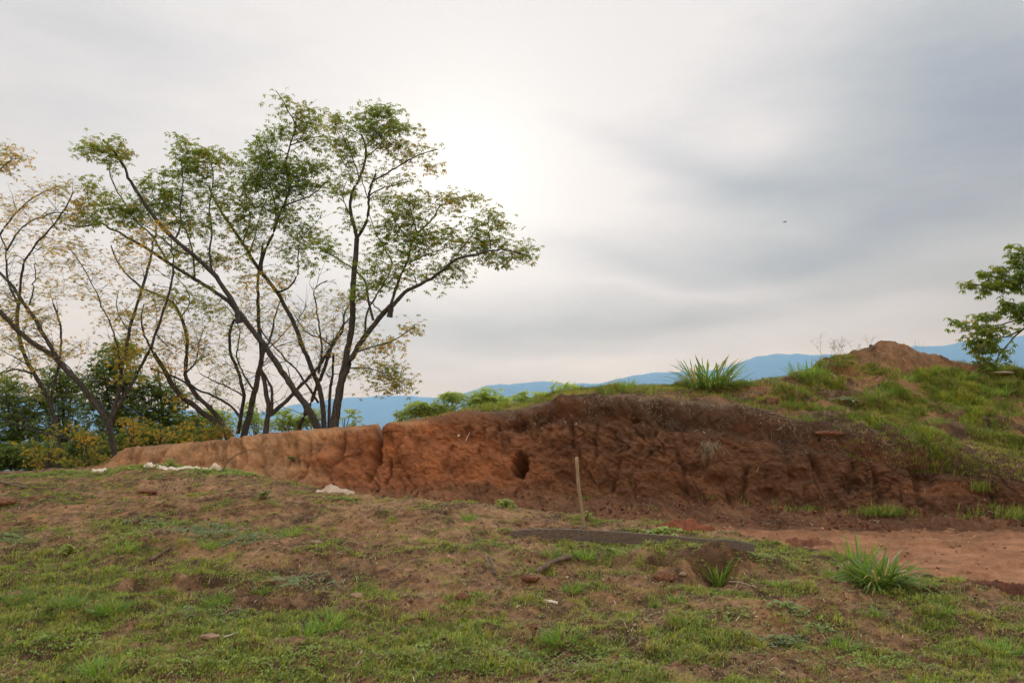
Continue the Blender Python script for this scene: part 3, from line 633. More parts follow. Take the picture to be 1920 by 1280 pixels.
def make_tree(name, Y, limbs, clumps, leafm, barkm, label, cat='tree', group=None, seed=1, leaf=(.10, .16), per=3, style='palmate', n_leaf=6,
              spread=1.0, twig_r=.012, width=.36, node_step=.16, jit=.19, base_sink=.3, droop=(.15, .75), bare_twigs=0):
    """limbs: (rad_px0, rad_px1, dY0, dY1, [(px,py)...]) traced stems; clumps: (px,py,rx,ry,n,tint,(dYspread))"""
    rng = np.random.default_rng(seed); G = Geo(); nodes = []; nrad = []
    first = None
    for (r0, r1, d0, d1, pts) in limbs:
        pts = np.array(pts, float); seg = np.concatenate([[0], np.cumsum(np.hypot(*np.diff(pts, axis=0).T))]); t = seg/seg[-1]
        Yd = Y + d0 + (d1-d0)*t
        P = at(pts[:, 0], pts[:, 1], Yd)
        if first is None: first = P[0].copy()
        if r0 > 5.5:   # a stem: carry it into the ground
            P = np.concatenate([[P[0] + (P[0]-P[1])*.05 + np.array([0, 0, -base_sink])], P]);
        Q, q = resample(P, .12)
        wob = .05*np.stack([fbm(q*9+seed, float(r0)+pts[0, 0]*.1, k*7.0, 3) for k in range(3)], 1); Q = Q + wob*np.minimum(q, 1-q)[:, None]*2
        R = (r0*.80 + (r1*.72-r0*.80)*q**.75)/FPX*Y
        if r0 > 5.5: R = R*(1+.35*np.exp(-q*26))
        R = R*(1+.16*fbm(q*26, pts[0, 0]*.37, 3.0, 3))
        V, F = tube(Q, R, 8 if r0 > 4 else 6); G.add(V, Q=F)
        s = max(int(node_step/.12), 1); nodes.append(Q[::s]); nrad.append(R[::s])
    ND = np.concatenate(nodes); NRD = np.concatenate(nrad)
    # leaf points
    pts = []; tn = []
    for c in clumps:
        px, py, rx, ry, n, ti = c[:6]; sp = c[6] if len(c) > 6 else .75
        u = rng.normal(0, 1, (n, 3)); u /= np.linalg.norm(u, axis=1)[:, None]; u *= rng.uniform(.12, 1, n)[:, None]**(1/2.4)
        yy = Y + (c[7] if len(c) > 7 else 0) + u[:, 1]*sp*(rx+ry)*.5/FPX*Y*1.5
        p = at(px+u[:, 0]*rx, py+u[:, 2]*ry, yy); pts.append(p); tn.append(np.clip(ti+rng.normal(0, .13, n), 0, 1))
    pts = np.concatenate(pts); tn = np.concatenate(tn)
    # thin out with noise so that the crown has gaps
    keep = fbm(pts[:, 0]*1.5, pts[:, 2]*2.2, pts[:, 1]*1.2+seed, 3) > -.21; pts = pts[keep]; tn = tn[keep]
    D = np.array([np.min(np.sum((ND-p)**2, 1)) for p in pts]); order = np.argsort(D)
    cap = len(ND)+len(pts)*6; NA = np.zeros((cap, 3)); NA[:len(ND)] = ND; RA = np.zeros(cap); RA[:len(ND)] = np.minimum(NRD, .05); cnt = len(ND)
    for oi in order:
        p = pts[oi]; dv = NA[:cnt]-p; d2 = np.sum(dv*dv, 1)
        pen = d2*(1+.6*np.clip(dv[:, 2], 0, None)/np.sqrt(d2+1e-6)) ; k = int(np.argmin(pen)); a = NA[k]; L = math.sqrt(d2[k])
        if L < .04: continue
        ra = min(RA[k]*.62, twig_r*(1+L*.9)); ra = max(ra, .0035)
        m = max(2, min(int(L/.16)+1, 7)); t = np.linspace(0, 1, m+1)[:, None]
        bend = np.array([0, 0, .10*L]) + rng.normal(0, .09*L, 3)
        C = a*(1-t)+p*t + bend*(4*t*(1-t)) + rng.normal(0, .012, (m+1, 3))*(t*(1-t)*4)
        rr = ra + (.0028-ra)*t[:, 0]
        V, F = tube(C, rr, 3 if ra < .012 else 4); G.add(V, Q=F)
        NA[cnt:cnt+m-1] = C[1:-1]; RA[cnt:cnt+m-1] = rr[1:-1]; cnt += m-1
    for _ in range(bare_twigs):
        k = rng.integers(len(ND)); a = ND[k]; d = rng.normal(0, 1, 3); d[2] = abs(d[2])*.6+.15; d /= np.linalg.norm(d); L = rng.uniform(.25, .9)
        t = np.linspace(0, 1, 5)[:, None]; C = a + d*L*t + rng.normal(0, .03, (5, 3))*t + np.array([0, 0, .15*L])*t*t
        V, F = tube(C, np.linspace(min(NRD[k]*.5, .012), .003, 5), 3); G.add(V, Q=F)
        for __ in range(3):
            b = C[rng.integers(1, 4)]; d2 = d + rng.normal(0, .6, 3); C2 = b + d2*rng.uniform(.15, .4)*np.linspace(0, 1, 4)[:, None]; V, F = tube(C2, np.linspace(.006, .0028, 4), 3); G.add(V, Q=F)
    n = len(pts); p0 = np.repeat(pts, per, 0); c = p0 + rng.normal(0, jit, (n*per, 3))*np.array([1, 1, .62]); sz = rng.uniform(leaf[0], leaf[1], n*per)
    # leaf stalks tie every leaf to its twig
    sd = np.cross(c-p0, [0, 1., 0]); sd /= np.linalg.norm(sd, axis=1)[:, None]+1e-9; md = (p0+c)*.5+np.array([0, 0, .02]); h = .0020
    LG = Geo(); LG.add(np.stack([p0-sd*h, p0+sd*h, md+sd*h, md-sd*h, c+sd*h*.7, c-sd*h*.7], 1).reshape(-1, 3), Q=(np.arange(n*per)[:, None, None]*6+np.array([[[0, 1, 2, 3], [3, 2, 4, 5]]])).reshape(-1, 4), a=.6)
    LG.V = [v-first for v in LG.V]
    root = empty(name, first); tag(root, label, cat, group)
    off = first
    G.V = [v-off for v in G.V]
    G.build('trunk', barkm, root)
    ti = np.clip(np.repeat(tn, per)+rng.normal(0, .06, n*per), 0, 1)
    if style == 'palmate': V, Q, a = leaves_palmate(c, sz, ti, rng, droop, n_leaf, width)
    else: V, Q, a = leaves_simple(c, sz, ti, rng, width)
    LG.add(V-off, Q=Q, a=a); LG.build('crown', leafm, root, smooth=False)
    return root

# tint ramps: 0 brown-dry, .25 yellow, .5 olive, .75 green, 1 deep green
MAT['leaf'] = leaf_mat('leaf', [(0, (.16, .12, .06)), (.2, (.46, .32, .045)), (.36, (.28, .25, .06)), (.5, (.19, .195, .042)), (.7, (.165, .235, .032)), (.85, (.125, .215, .026)), (1, (.075, .145, .022))], .5, .5, 1.8)
MAT['shrub'] = leaf_mat('shrub', [(0, (.24, .31, .10)), (.5, (.29, .42, .13)), (1, (.36, .50, .17))], .5, .5, 1.6)

# ------------------------------------------------------------------ the trees beyond the bank
def trees():
    L_, B_ = MAT['leaf'], MAT['bark']
    grp = 'bare-stemmed trees on the ridge'
    # left leaning tree of the middle group
    make_tree('tree', 22.6, [
        (9, 6.2, 0, -.4, [(599,806),(580,767),(557,739),(532,702),(512,671),(493,643),(470,615),(448,584)]),
        (6.4, 4.6, -.4, -.8, [(448,584),(430,556),(413,530),(390,502),(361,476),(327,450),(297,417)]),
        (4.6, 2.6, -.8, -1.4, [(297,417),(276,390),(261,363),(243,340),(235,316),(223,295),(205,272),(193,262)]),
        (1.8, 1, -1.2, -1.5, [(223,295),(205,285),(178,280),(160,276)]), (1.8, 1, -1.2, -1.3, [(223,295),(232,290),(240,280)]),
        (5.2, 4, -.4, .6, [(460,602),(427,562),(394,542),(354,516),(315,493),(291,476)]),
        (4, 2, .6, 1.2, [(291,476),(258,455),(229,441),(208,426),(184,417),(165,424),(151,427),(120,420)]),
        (2.6, 1.5, .3, 1.2, [(315,493),(288,443),(258,417),(237,390),(220,357),(207,336),(203,312),(210,304)]),
        (2.4, 1.3, -.6, 0, [(327,450),(341,429),(338,400),(336,378),(345,350),(340,300)]),
        (2.8, 1.3, -.4, .6, [(398,515),(392,470),(398,430),(390,390),(402,340),(395,300)]),
        (2.4, 1.2, .0, .9, [(365,522),(362,470),(350,430),(322,400),(300,370),(305,340)]),
        (2, 1, -.8, -1.6, [(361,476),(330,475),(300,440),(276,425),(250,410)])],
        [(172,262,12,12,10,.62,.5,-1.4),(196,275,24,13,30,.62,.6,-1.4),(233,282,20,13,26,.6,.6,-1.4),(168,284,17,6,14,.6,.5,-1.4),(215,300,26,13,22,.6,.6,-1.3),(225,262,16,8,7,.65,.5,-1.3),
         (150,385,30,22,26,.42),(130,412,34,16,24,.48),(175,345,20,14,14,.7),(185,370,30,22,30,.6),(200,405,40,22,44,.66),(160,425,30,12,26,.62),(226,375,26,20,26,.7),
         (262,380,34,22,40,.8),(290,400,32,24,38,.82),(240,410,30,22,30,.7),(305,355,34,18,34,.78),(270,345,26,12,18,.72),(318,335,20,20,22,.76),(345,290,20,26,30,.74),(335,262,10,10,10,.74),(368,300,30,20,36,.74),(398,290,28,14,26,.66),
         (350,335,34,24,44,.76),(395,330,34,26,44,.72),(425,305,22,20,24,.62),(330,375,38,24,42,.78),(375,380,34,26,38,.68),(415,365,26,24,26,.6),(345,420,34,22,34,.74),(300,440,30,16,22,.66),(385,425,32,26,30,.62),
         (325,470,30,14,18,.72),(365,470,28,18,22,.6),(395,480,28,22,22,.55),(250,450,26,12,10,.45),(340,505,30,16,16,.6),(330,560,34,26,26,.62),(380,560,36,26,16,.55)],
        L_, B_, 'tree leaning far left over the bank end, its highest tip alone against the sky', group=grp, seed=3, leaf=(.08, .135), per=4, bare_twigs=26)
    # second tree of the group, tall tip with a thin spire
    make_tree('tree', 23.4, [
        (6.5, 5, 0, .3, [(608,804),(605,755),(597,719),(580,677),(560,632),(546,598),(529,561),(512,536),(490,511)]),
        (4.6, 3, .3, .6, [(490,511),(470,482),(455,455),(443,440),(430,420),(415,395),(400,373),(392,350)]),
        (4.2, 3.2, .3, 0, [(490,513),(489,487),(497,467),(506,452),(513,440),(518,417)]),
        (3.2, 1.6, 0, -.3, [(518,417),(530,387),(543,363),(545,340),(533,313),(543,273),(557,237),(555,225)]),
        (1.7, 1, -.3, -.6, [(557,237),(547,220),(540,207),(530,186),(517,170)]),
        (2.2, 1.1, 0, .5, [(518,417),(516,380),(508,350),(500,320),(492,292)]),
        (2.2, 1.1, .4, 1.1, [(467,478),(478,445),(482,420),(490,395),(500,372)]),
        (2.2, 1, -.3, -.9, [(530,387),(560,375),(580,372),(600,352),(618,335)]),
        (1.9, 1, 0, .4, [(543,273),(570,262),(590,257),(610,255)]),
        (2.4, 1.1, .3, -.4, [(520,548),(548,540),(560,510),(558,470),(566,440),(585,425)]),
        (2, 1, .3, .8, [(455,455),(470,420),(468,390),(455,350),(462,322)])],
        [(512,170,10,7,8,.66,.5,-.5),(527,183,12,8,12,.66,.5,-.5),(543,203,14,10,16,.66,.5,-.4),(530,212,10,6,8,.66,.5,-.4),(570,212,22,10,22,.66),(590,232,20,14,22,.66),(560,235,20,14,22,.7),(605,262,16,18,18,.62),(575,262,24,12,18,.66),
         (525,245,16,12,16,.72),(500,265,24,14,28,.74),(485,285,20,16,26,.76),(520,275,24,16,30,.74),(478,310,30,18,42,.78),(515,310,34,20,56,.82),(550,315,30,20,40,.8),(585,308,26,14,26,.72),(610,318,20,12,18,.7),
         (460,340,34,22,46,.76),(500,345,36,20,60,.86),(540,345,34,20,54,.88),(580,345,30,18,38,.78),(612,345,20,16,20,.7),(450,375,36,22,42,.66),(495,380,34,22,46,.74),(540,385,30,20,36,.76),(580,380,24,16,22,.72),
         (440,405,34,20,32,.58),(480,415,30,20,30,.66),(530,420,28,20,28,.7),(575,415,26,16,22,.72),(600,440,20,12,14,.74),(560,445,30,18,26,.76),(610,450,16,12,12,.74),(470,450,34,22,28,.6),(520,460,32,20,30,.66),(565,475,30,16,22,.74),
         (440,480,30,22,22,.5),(540,500,30,20,24,.6),(580,500,22,14,14,.72),(510,520,24,18,14,.5),(470,520,28,22,12,.4),(540,540,28,20,12,.3)],
        L_, B_, 'tallest tree of the middle group, green crown rising to a thin spire', group=grp, seed=5, leaf=(.08, .135), per=4, bare_twigs=26)
    # upright tree on the right of the group
    make_tree('tree', 22.2, [
        (9.5, 6.8, 0, 0, [(624,804),(633,747),(645,694),(653,649),(661,604),(660,550),(666,500),(669,447)]),
        (4.6, 2.6, 0, .3, [(669,447),(665,425),(657,403),(656,373),(663,350),(677,327),(688,293),(687,270),(677,252)]),
        (2, 1, .3, .6, [(688,293),(705,281),(716,270),(730,252)]), (1.8, 1, .2, -.3, [(674,335),(665,305),(653,275),(640,247)]),
        (1.4, .8, .3, .3, [(687,272),(700,262),(706,240),(712,222)]), (1.4, .8, .3, .5, [(678,254),(665,248),(650,236)]),
        (4.2, 2.4, 0, -.6, [(669,447),(680,430),(692,413),(690,373),(695,347),(705,325)]),
        (2.2, 1.1, -.6, -1, [(699,338),(720,330),(745,312),(765,300),(790,288),(822,280)]),
        (1.8, 1, -.4, -.8, [(690,370),(700,358),(722,350),(745,346),(770,340)]),
        (1.8, 1, 0, .4, [(657,403),(645,385),(640,360),(650,340)]), (1.6, .9, -.2, 0, [(690,373),(680,345),(675,320),(672,300)]),
        (3.4, 2, .2, .9, [(700,600),(690,560),(687,520),(660,503),(640,488),(622,478),(600,467)])],
        [(625,222,14,8,10,.7),(645,225,24,10,22,.72),(672,222,18,9,18,.74),(700,208,16,9,16,.72),(716,212,18,12,22,.74),(735,215,10,7,8,.7),(630,240,20,12,20,.68),(660,245,30,14,36,.74),(695,240,28,14,36,.76),(725,242,26,12,24,.7),(750,240,18,7,12,.66),(772,238,10,5,7,.62),
         (640,262,22,12,18,.68),(672,268,28,14,30,.74),(705,268,26,14,26,.68),(735,265,22,12,14,.6),(650,290,24,14,18,.7),(690,298,26,14,18,.72),(730,292,24,12,14,.62),(765,280,24,10,18,.55),(795,268,24,12,24,.55),(820,275,18,10,16,.5),(832,290,10,8,8,.48),(800,298,26,12,14,.5),(770,308,24,10,10,.52),(810,318,14,9,7,.45),
         (655,325,26,14,18,.7),(640,345,18,10,12,.7),(700,325,20,14,14,.68),(735,335,26,14,22,.62),(762,342,22,10,14,.58),(650,365,22,14,16,.68),(700,365,20,14,14,.62),(645,395,16,12,12,.66),(720,375,22,14,14,.62),(655,415,18,10,8,.66),
         (600,455,18,12,12,.74),(615,470,18,10,12,.74),(640,485,20,10,8,.68),(700,480,22,14,18,.66),(665,560,20,16,12,.55)],
        L_, B_, 'upright forked tree in front of the hazy sun at the right of the group', group=grp, seed=8, leaf=(.08, .13), per=4)
    # right-leaning tree with long branch
    make_tree('tree', 21.6, [
        (8, 6.4, .4, 0, [(628,804),(634,755),(646,700),(661,664),(681,637),(706,601),(732,573)]),
        (5.8, 3.2, 0, -.7, [(732,573),(760,547),(785,533),(813,522),(830,510),(843,490),(867,480),(893,478)]),
        (2.8, 1.2, -.7, -1.2, [(893,478),(906,472),(920,467),(947,468),(973,473),(995,480)]),
        (1.8, .9, -.7, -.9, [(920,467),(918,440),(913,417),(917,404)]), (1.7, .9, -.7, -.2, [(843,490),(862,470),(882,445),(895,425)]),
        (3.8, 2.6, 0, .4, [(732,573),(746,531),(752,510),(767,490),(770,453),(782,438),(793,427)]),
        (2.3, 1.2, .4, .1, [(793,427),(817,410),(823,383),(838,374),(870,368),(893,368)]),
        (2, 1, .2, -.2, [(767,493),(793,480),(805,474),(820,472),(845,462)]),
        (3, 1.8, .2, .8, [(685,630),(684,590),(709,547),(732,514),(735,490)]),
        (2, 1.1, .8, 1, [(735,490),(723,470),(707,440),(697,417),(692,400)]),
        (1.8, 1, .3, .6, [(770,453),(748,430),(735,400),(727,375)]), (1.8, 1, 0, -.4, [(782,438),(775,410),(765,385),(770,365)]),
        (2.2, 1.1, .1, -.6, [(665,660),(700,650),(738,640),(760,625),(778,612)]), (2, 1, .1, -.6, [(655,690),(690,688),(720,700),(745,712)]),
        (2, 1, .1, .5, [(720,590),(700,570),(690,560),(670,556),(655,545)])],
        [(750,378,22,12,20,.62),(775,385,26,16,30,.66),(802,362,22,12,18,.56),(825,365,20,12,14,.5),(850,375,22,9,20,.5),(878,373,18,8,16,.5),(897,369,9,5,7,.48),(740,405,26,16,28,.68),(775,415,26,16,28,.68),(805,405,22,14,16,.6),(838,395,20,10,10,.55),
         (720,430,22,14,18,.68),(755,440,28,16,34,.74),(790,448,28,14,30,.7),(825,440,24,12,16,.66),(850,432,14,8,8,.68),(725,465,24,14,24,.68),(765,475,28,14,28,.66),(800,478,26,14,18,.64),(832,465,26,14,22,.68),(862,460,26,14,24,.68),(890,450,24,14,22,.7),
         (895,425,18,12,16,.7),(920,402,18,8,16,.66),(930,418,16,10,16,.66),(918,430,16,10,14,.66),(945,428,8,5,5,.64),(905,460,22,12,18,.68),(935,455,18,10,12,.68),(920,480,26,8,18,.66),(880,490,24,8,18,.66),(938,492,12,8,7,.66),
         (982,462,20,8,18,.64),(998,478,12,8,12,.62),(975,482,16,8,10,.62),(965,470,10,6,5,.64),(850,505,24,8,12,.66),(815,505,24,9,12,.68),(865,520,12,7,6,.66),(825,528,14,6,6,.66),
         (700,505,26,14,28,.7),(735,510,26,14,24,.68),(770,510,22,12,10,.64),(690,530,26,14,22,.74),(720,540,24,12,14,.66),(670,545,18,12,14,.8),(755,530,18,10,5,.6),(710,455,20,12,14,.66),(745,545,14,8,5,.6),
         (700,655,30,18,18,.42),(735,640,30,16,20,.4),(760,620,20,10,14,.4),(778,612,8,5,5,.38),(720,690,34,18,26,.5),(745,705,20,14,16,.5),(700,715,28,14,18,.52),(735,728,18,10,12,.45),(685,730,16,8,8,.5),(755,722,10,6,6,.42)],
        L_, B_, 'tree leaning right, its long lowest branch reaching out over the bank', group=grp, seed=12, leaf=(.08, .13), per=4)
    # dark double-stemmed tree left of the group
    make_tree('tree', 24.5, [
        (8.5, 6, 0, .2, [(457,812),(467,784),(476,741),(487,691),(493,660),(487,630)]),
        (5, 3, .2, .5, [(487,630),(484,601),(483,550),(484,508),(490,486),(492,460)]),
        (5, 3.4, .3, -.4, [(446,812),(452,780),(459,744),(451,712),(437,677),(428,637),(431,615),(440,598)]),
        (3.6, 1.8, .2, .8, [(487,680),(505,640),(512,610),(520,575),(528,560)]), (2.4, 1.2, .2, 1, [(478,735),(455,700),(440,660),(452,630),(447,600),(420,570)]),
        (2.2, 1.1, .2, -.6, [(459,744),(430,725),(400,715),(375,700)]), (2, 1, .3, .6, [(493,660),(520,640),(545,610),(565,595),(575,570)])],
        [(430,600,36,26,22,.4),(465,600,30,30,22,.35),(440,650,40,26,24,.45),(400,620,34,30,24,.5),(385,670,34,26,22,.5),(420,700,34,22,20,.5),(470,560,30,26,22,.4),(520,590,28,26,20,.38),(505,560,24,20,14,.24),(560,600,26,22,16,.42),(400,730,26,14,14,.55),(450,540,26,20,12,.3)],
        L_, B_, 'dark two-stemmed tree with sparse brownish leaves left of the leaning trees', group=grp, seed=15, leaf=(.05, .09), per=4, bare_twigs=60)
    # low stump with long crossing limb
    make_tree('tree', 22.9, [
        (8, 5, 0, 0, [(497,810),(504,775),(501,733),(493,705),(488,690)]),
        (4, 2.6, 0, -.2, [(508,775),(513,745),(510,728),(496,699),(488,690)]),
        (5, 3.2, 0, .8, [(507,778),(541,747),(574,713),(597,688),(608,677),(622,649),(642,621)]),
        (3, 1.6, .8, 1.2, [(642,621),(646,590),(650,570),(675,550)]), (3, 1.5, .6, .9, [(597,700),(606,660),(597,609),(594,570),(583,547),(590,535),(614,526)]),
        (2, 1, .5, 1.4, [(622,649),(600,630),(575,628),(552,590)])],
        [(620,560,30,20,20,.42),(650,580,30,22,22,.45),(600,600,30,24,20,.4),(640,620,30,22,18,.38),(575,640,26,22,14,.4),(690,600,26,22,14,.5),(620,660,26,20,12,.3),(560,660,22,18,8,.3)],
        L_, B_, 'broken stump-like tree whose one long limb crosses behind the leaning trunks', group=grp, seed=18, leaf=(.05, .085), per=4, bare_twigs=50)
    make_tree('tree', 23.8, [
        (5.6, 4, 0, -.3, [(557,808),(574,772),(594,727),(608,694),(616,668),(625,640)]),
        (4.2, 3, 0, .1, [(617,804),(617,747),(625,694),(625,662)]),
        (3, 1.6, 0, -.7, [(597,755),(574,719),(546,682),(521,657),(493,626),(480,600)]),
        (2.4, 1.2, 0, .8, [(574,772),(560,740),(545,720),(540,690)]), (2.2, 1.1, -.3, -.9, [(625,640),(640,615),(662,590),(670,560)])],
        [(560,620,30,22,16,.34),(640,660,30,20,16,.36),(600,650,26,22,14,.32),(580,690,24,18,8,.4),(660,700,26,20,16,.45),(680,620,26,20,14,.4),(520,640,22,18,10,.26)],
        L_, B_, 'thin crossing stems with a snapped grey snag between the leaning trees', group=grp, seed=21, leaf=(.05, .085), per=4, bare_twigs=40)
    # yellowing tree curving left
    make_tree('tree', 23.6, [
        (8, 5.5, 0, 0, [(436,816),(410,795),(367,765),(331,736),(315,703),(300,680),(289,664)]),
        (6.5, 4, 0, .4, [(428,812),(404,775),(385,757),(367,742),(344,703),(351,664),(351,628),(341,592),(322,565)]),
        (3.4, 1.6, .4, .8, [(322,565),(289,549),(262,539),(236,516),(217,487),(208,460)]),
        (3.4, 2.4, .2, -.2, [(449,780),(432,757),(410,746),(371,729),(328,706),(300,697),(282,690)]),
        (3, 1.6, 0, -.5, [(289,664),(275,640),(262,600),(270,570)]), (2.4, 1.1, .4, 0, [(344,703),(370,680),(372,640),(385,610)]), (2, 1, .4, .9, [(341,592),(360,570),(352,540),(330,520)])],
        [(345,660,34,26,34,.22),(310,690,30,20,24,.24),(360,630,30,24,22,.26),(300,640,30,24,24,.24),(335,610,30,22,18,.34),(290,600,30,26,22,.3),(380,660,26,22,14,.4),(250,640,32,26,28,.22),(240,600,30,24,20,.3),(360,560,34,24,22,.62),(395,590,30,24,22,.6),
         (300,560,28,18,12,.4),(260,540,28,16,12,.3),(330,740,24,14,12,.2),(390,780,18,8,8,.2),(215,500,26,20,14,.24),(235,470,24,18,12,.22)],
        L_, B_, 'curved tree with thin yellow leaves whose stems sweep left from the bank end', group=grp, seed=24, leaf=(.06, .10), per=4, bare_twigs=50)
    # big forked tree at the bank's left end
    make_tree('tree', 20.6, [
        (9.5, 7, 0, 0, [(214,868),(212,840),(208,805),(204,783)]),
        (7, 5, 0, -.4, [(206,790),(184,765),(157,729),(131,700),(108,674),(90,660),(66,644),(33,618),(0,585),(-40,545),(-90,500)]),
        (5.4, 3.2, -.2, .4, [(112,682),(100,655),(82,628),(52,575),(26,539),(0,510),(-40,480)]),
        (2.2, 1.1, .3, .6, [(55,572),(62,545),(69,519),(64,495)]),
        (5.6, 3.6, 0, .4, [(207,790),(213,765),(223,736),(233,677),(243,621),(259,565),(272,523)]),
        (3.4, 1.6, .4, .7, [(272,523),(282,487),(285,462),(296,430),(292,410)]),
        (4.6, 2.8, 0, -.3, [(210,785),(225,755),(243,726),(272,670),(292,624),(303,590),(315,559),(325,513)]),
        (2.4, 1.1, -.3, -.6, [(325,513),(326,480),(318,470),(322,445)]),
        (2.2, 1.1, .1, -.5, [(228,700),(217,631),(197,585),(177,539),(155,500),(148,487),(125,460)]),
        (2.2, 1.2, .1, .5, [(204,775),(175,745),(155,720),(130,690),(118,675),(90,668)]),
        (2.6, 1.4, 0, -.8, [(200,854),(184,844),(160,834),(131,824),(100,815),(66,808),(35,797),(5,785)]),
        (1.6, .9, -.5, -.7, [(131,824),(112,808),(88,797),(60,790),(40,785)]),
        (1.8, 1, .4, .6, [(243,621),(225,600),(215,575),(222,545)]), (1.6, .9, 0, .2, [(292,624),(300,640),(318,650)])],
        [(230,660,30,26,22,.3),(250,600,34,30,22,.38),(215,580,30,26,16,.4),(290,560,34,26,18,.4),(260,500,34,24,14,.28),(300,480,28,22,14,.4),(190,540,34,26,18,.3),(150,500,34,24,18,.24),(120,460,34,22,20,.26),(235,700,22,20,20,.42),(240,680,18,14,14,.44),
         (90,590,34,26,18,.36),(60,560,32,26,14,.32),(110,660,28,18,16,.24),(70,620,30,20,14,.26),(30,600,32,26,18,.34),(10,560,26,26,14,.3),(150,640,30,22,16,.26),(180,620,24,22,12,.28),(20,640,30,20,20,.4),(75,680,26,16,16,.45),(300,430,24,16,14,.3),(250,440,26,14,12,.22)],
        L_, B_, 'big forked tree with two grey trunks at the left end of the bank', group=grp, seed=27, leaf=(.055, .095), per=4, bare_twigs=70)
    # thin arching stems far left
    make_tree('tree', 22.4, [
        (6.2, 4.4, 0, 0, [(108,884),(112,860),(108,801),(89,742),(72,712),(56,693),(39,644),(30,600),(36,560)]),
        (3.6, 2.2, 0, .4, [(95,750),(104,710),(112,677),(116,634),(112,600),(100,570)]),
        (3.2, 1.6, 0, -.6, [(36,560),(42,498),(52,475),(68,458),(98,426),(112,405),(128,384),(137,360)]),
        (3, 1.5, 0, .6, [(34,570),(14,530),(12,497),(13,464),(0,440),(-15,420)]),
        (2.6, 1.3, .6, 1, [(0,440),(8,425),(27,402),(59,372),(92,354),(115,348)]), (2.4, 1.2, .4, -.2, [(13,470),(30,440),(42,420),(75,408),(105,395),(130,402)]),
        (3, 1.5, 0, 1.2, [(60,700),(30,690),(0,700),(-40,690)]), (2, 1, .2, .4, [(72,712),(50,680),(10,660),(-30,640)]), (1.8, 1, 0, .8, [(112,680),(85,650),(60,640),(20,610)])],
        [(20,385,30,20,22,.22),(60,365,32,18,24,.2),(100,355,28,14,20,.24),(130,350,20,14,14,.3),(25,420,28,18,14,.22),(70,400,34,20,18,.28),(110,420,30,22,22,.42),(60,440,34,22,18,.28),(20,470,28,26,16,.3),(100,460,34,20,18,.2),(60,500,36,26,18,.3),(120,500,30,24,16,.22),(30,540,32,26,18,.34),
         (90,540,30,26,18,.32),(140,540,28,24,12,.28),(20,590,30,22,20,.36),(70,600,30,22,16,.3),(15,650,30,22,24,.4),(60,660,30,20,18,.34),(10,700,30,20,20,.45),(150,460,26,16,12,.2),(175,480,22,16,10,.2),(60,740,30,18,16,.4)],
        L_, B_, 'thin arching tree with tiny yellow-brown leaves at the left edge of the picture', group=grp, seed=30, leaf=(.05, .085), per=4, bare_twigs=60)
    # tree standing outside the frame at left whose twig reaches in
    make_tree('tree', 19.8, [
        (11, 8, 0, 0, [(-170,905),(-175,820),(-180,700),(-170,560),(-150,460)]), (5, 2.4, 0, -.4, [(-150,460),(-110,400),(-70,360),(-30,335),(0,318)]),
        (1.6, .8, -.4, -.4, [(0,318),(12,303),(30,293),(42,296)]), (1.4, .8, -.4, -.4, [(-12,322),(5,318),(14,322)]), (5, 2.6, 0, .4, [(-170,520),(-210,440),(-240,360),(-250,300)])],
        [(8,285,12,8,8,.3,.5,-.4),(30,292,14,8,14,.26,.5,-.4),(-20,300,30,20,24,.3,.6,-.4),(15,318,10,6,8,.34,.5,-.4),(-60,330,40,30,40,.35),(-120,380,50,40,50,.4),(-210,340,50,50,60,.45),(-250,280,40,30,40,.4),(-160,430,50,40,40,.45)],
        L_, B_, 'tree mostly outside the left edge, one leafy twig tip showing high in the sky', group=grp, seed=33, leaf=(.07, .11), per=4)
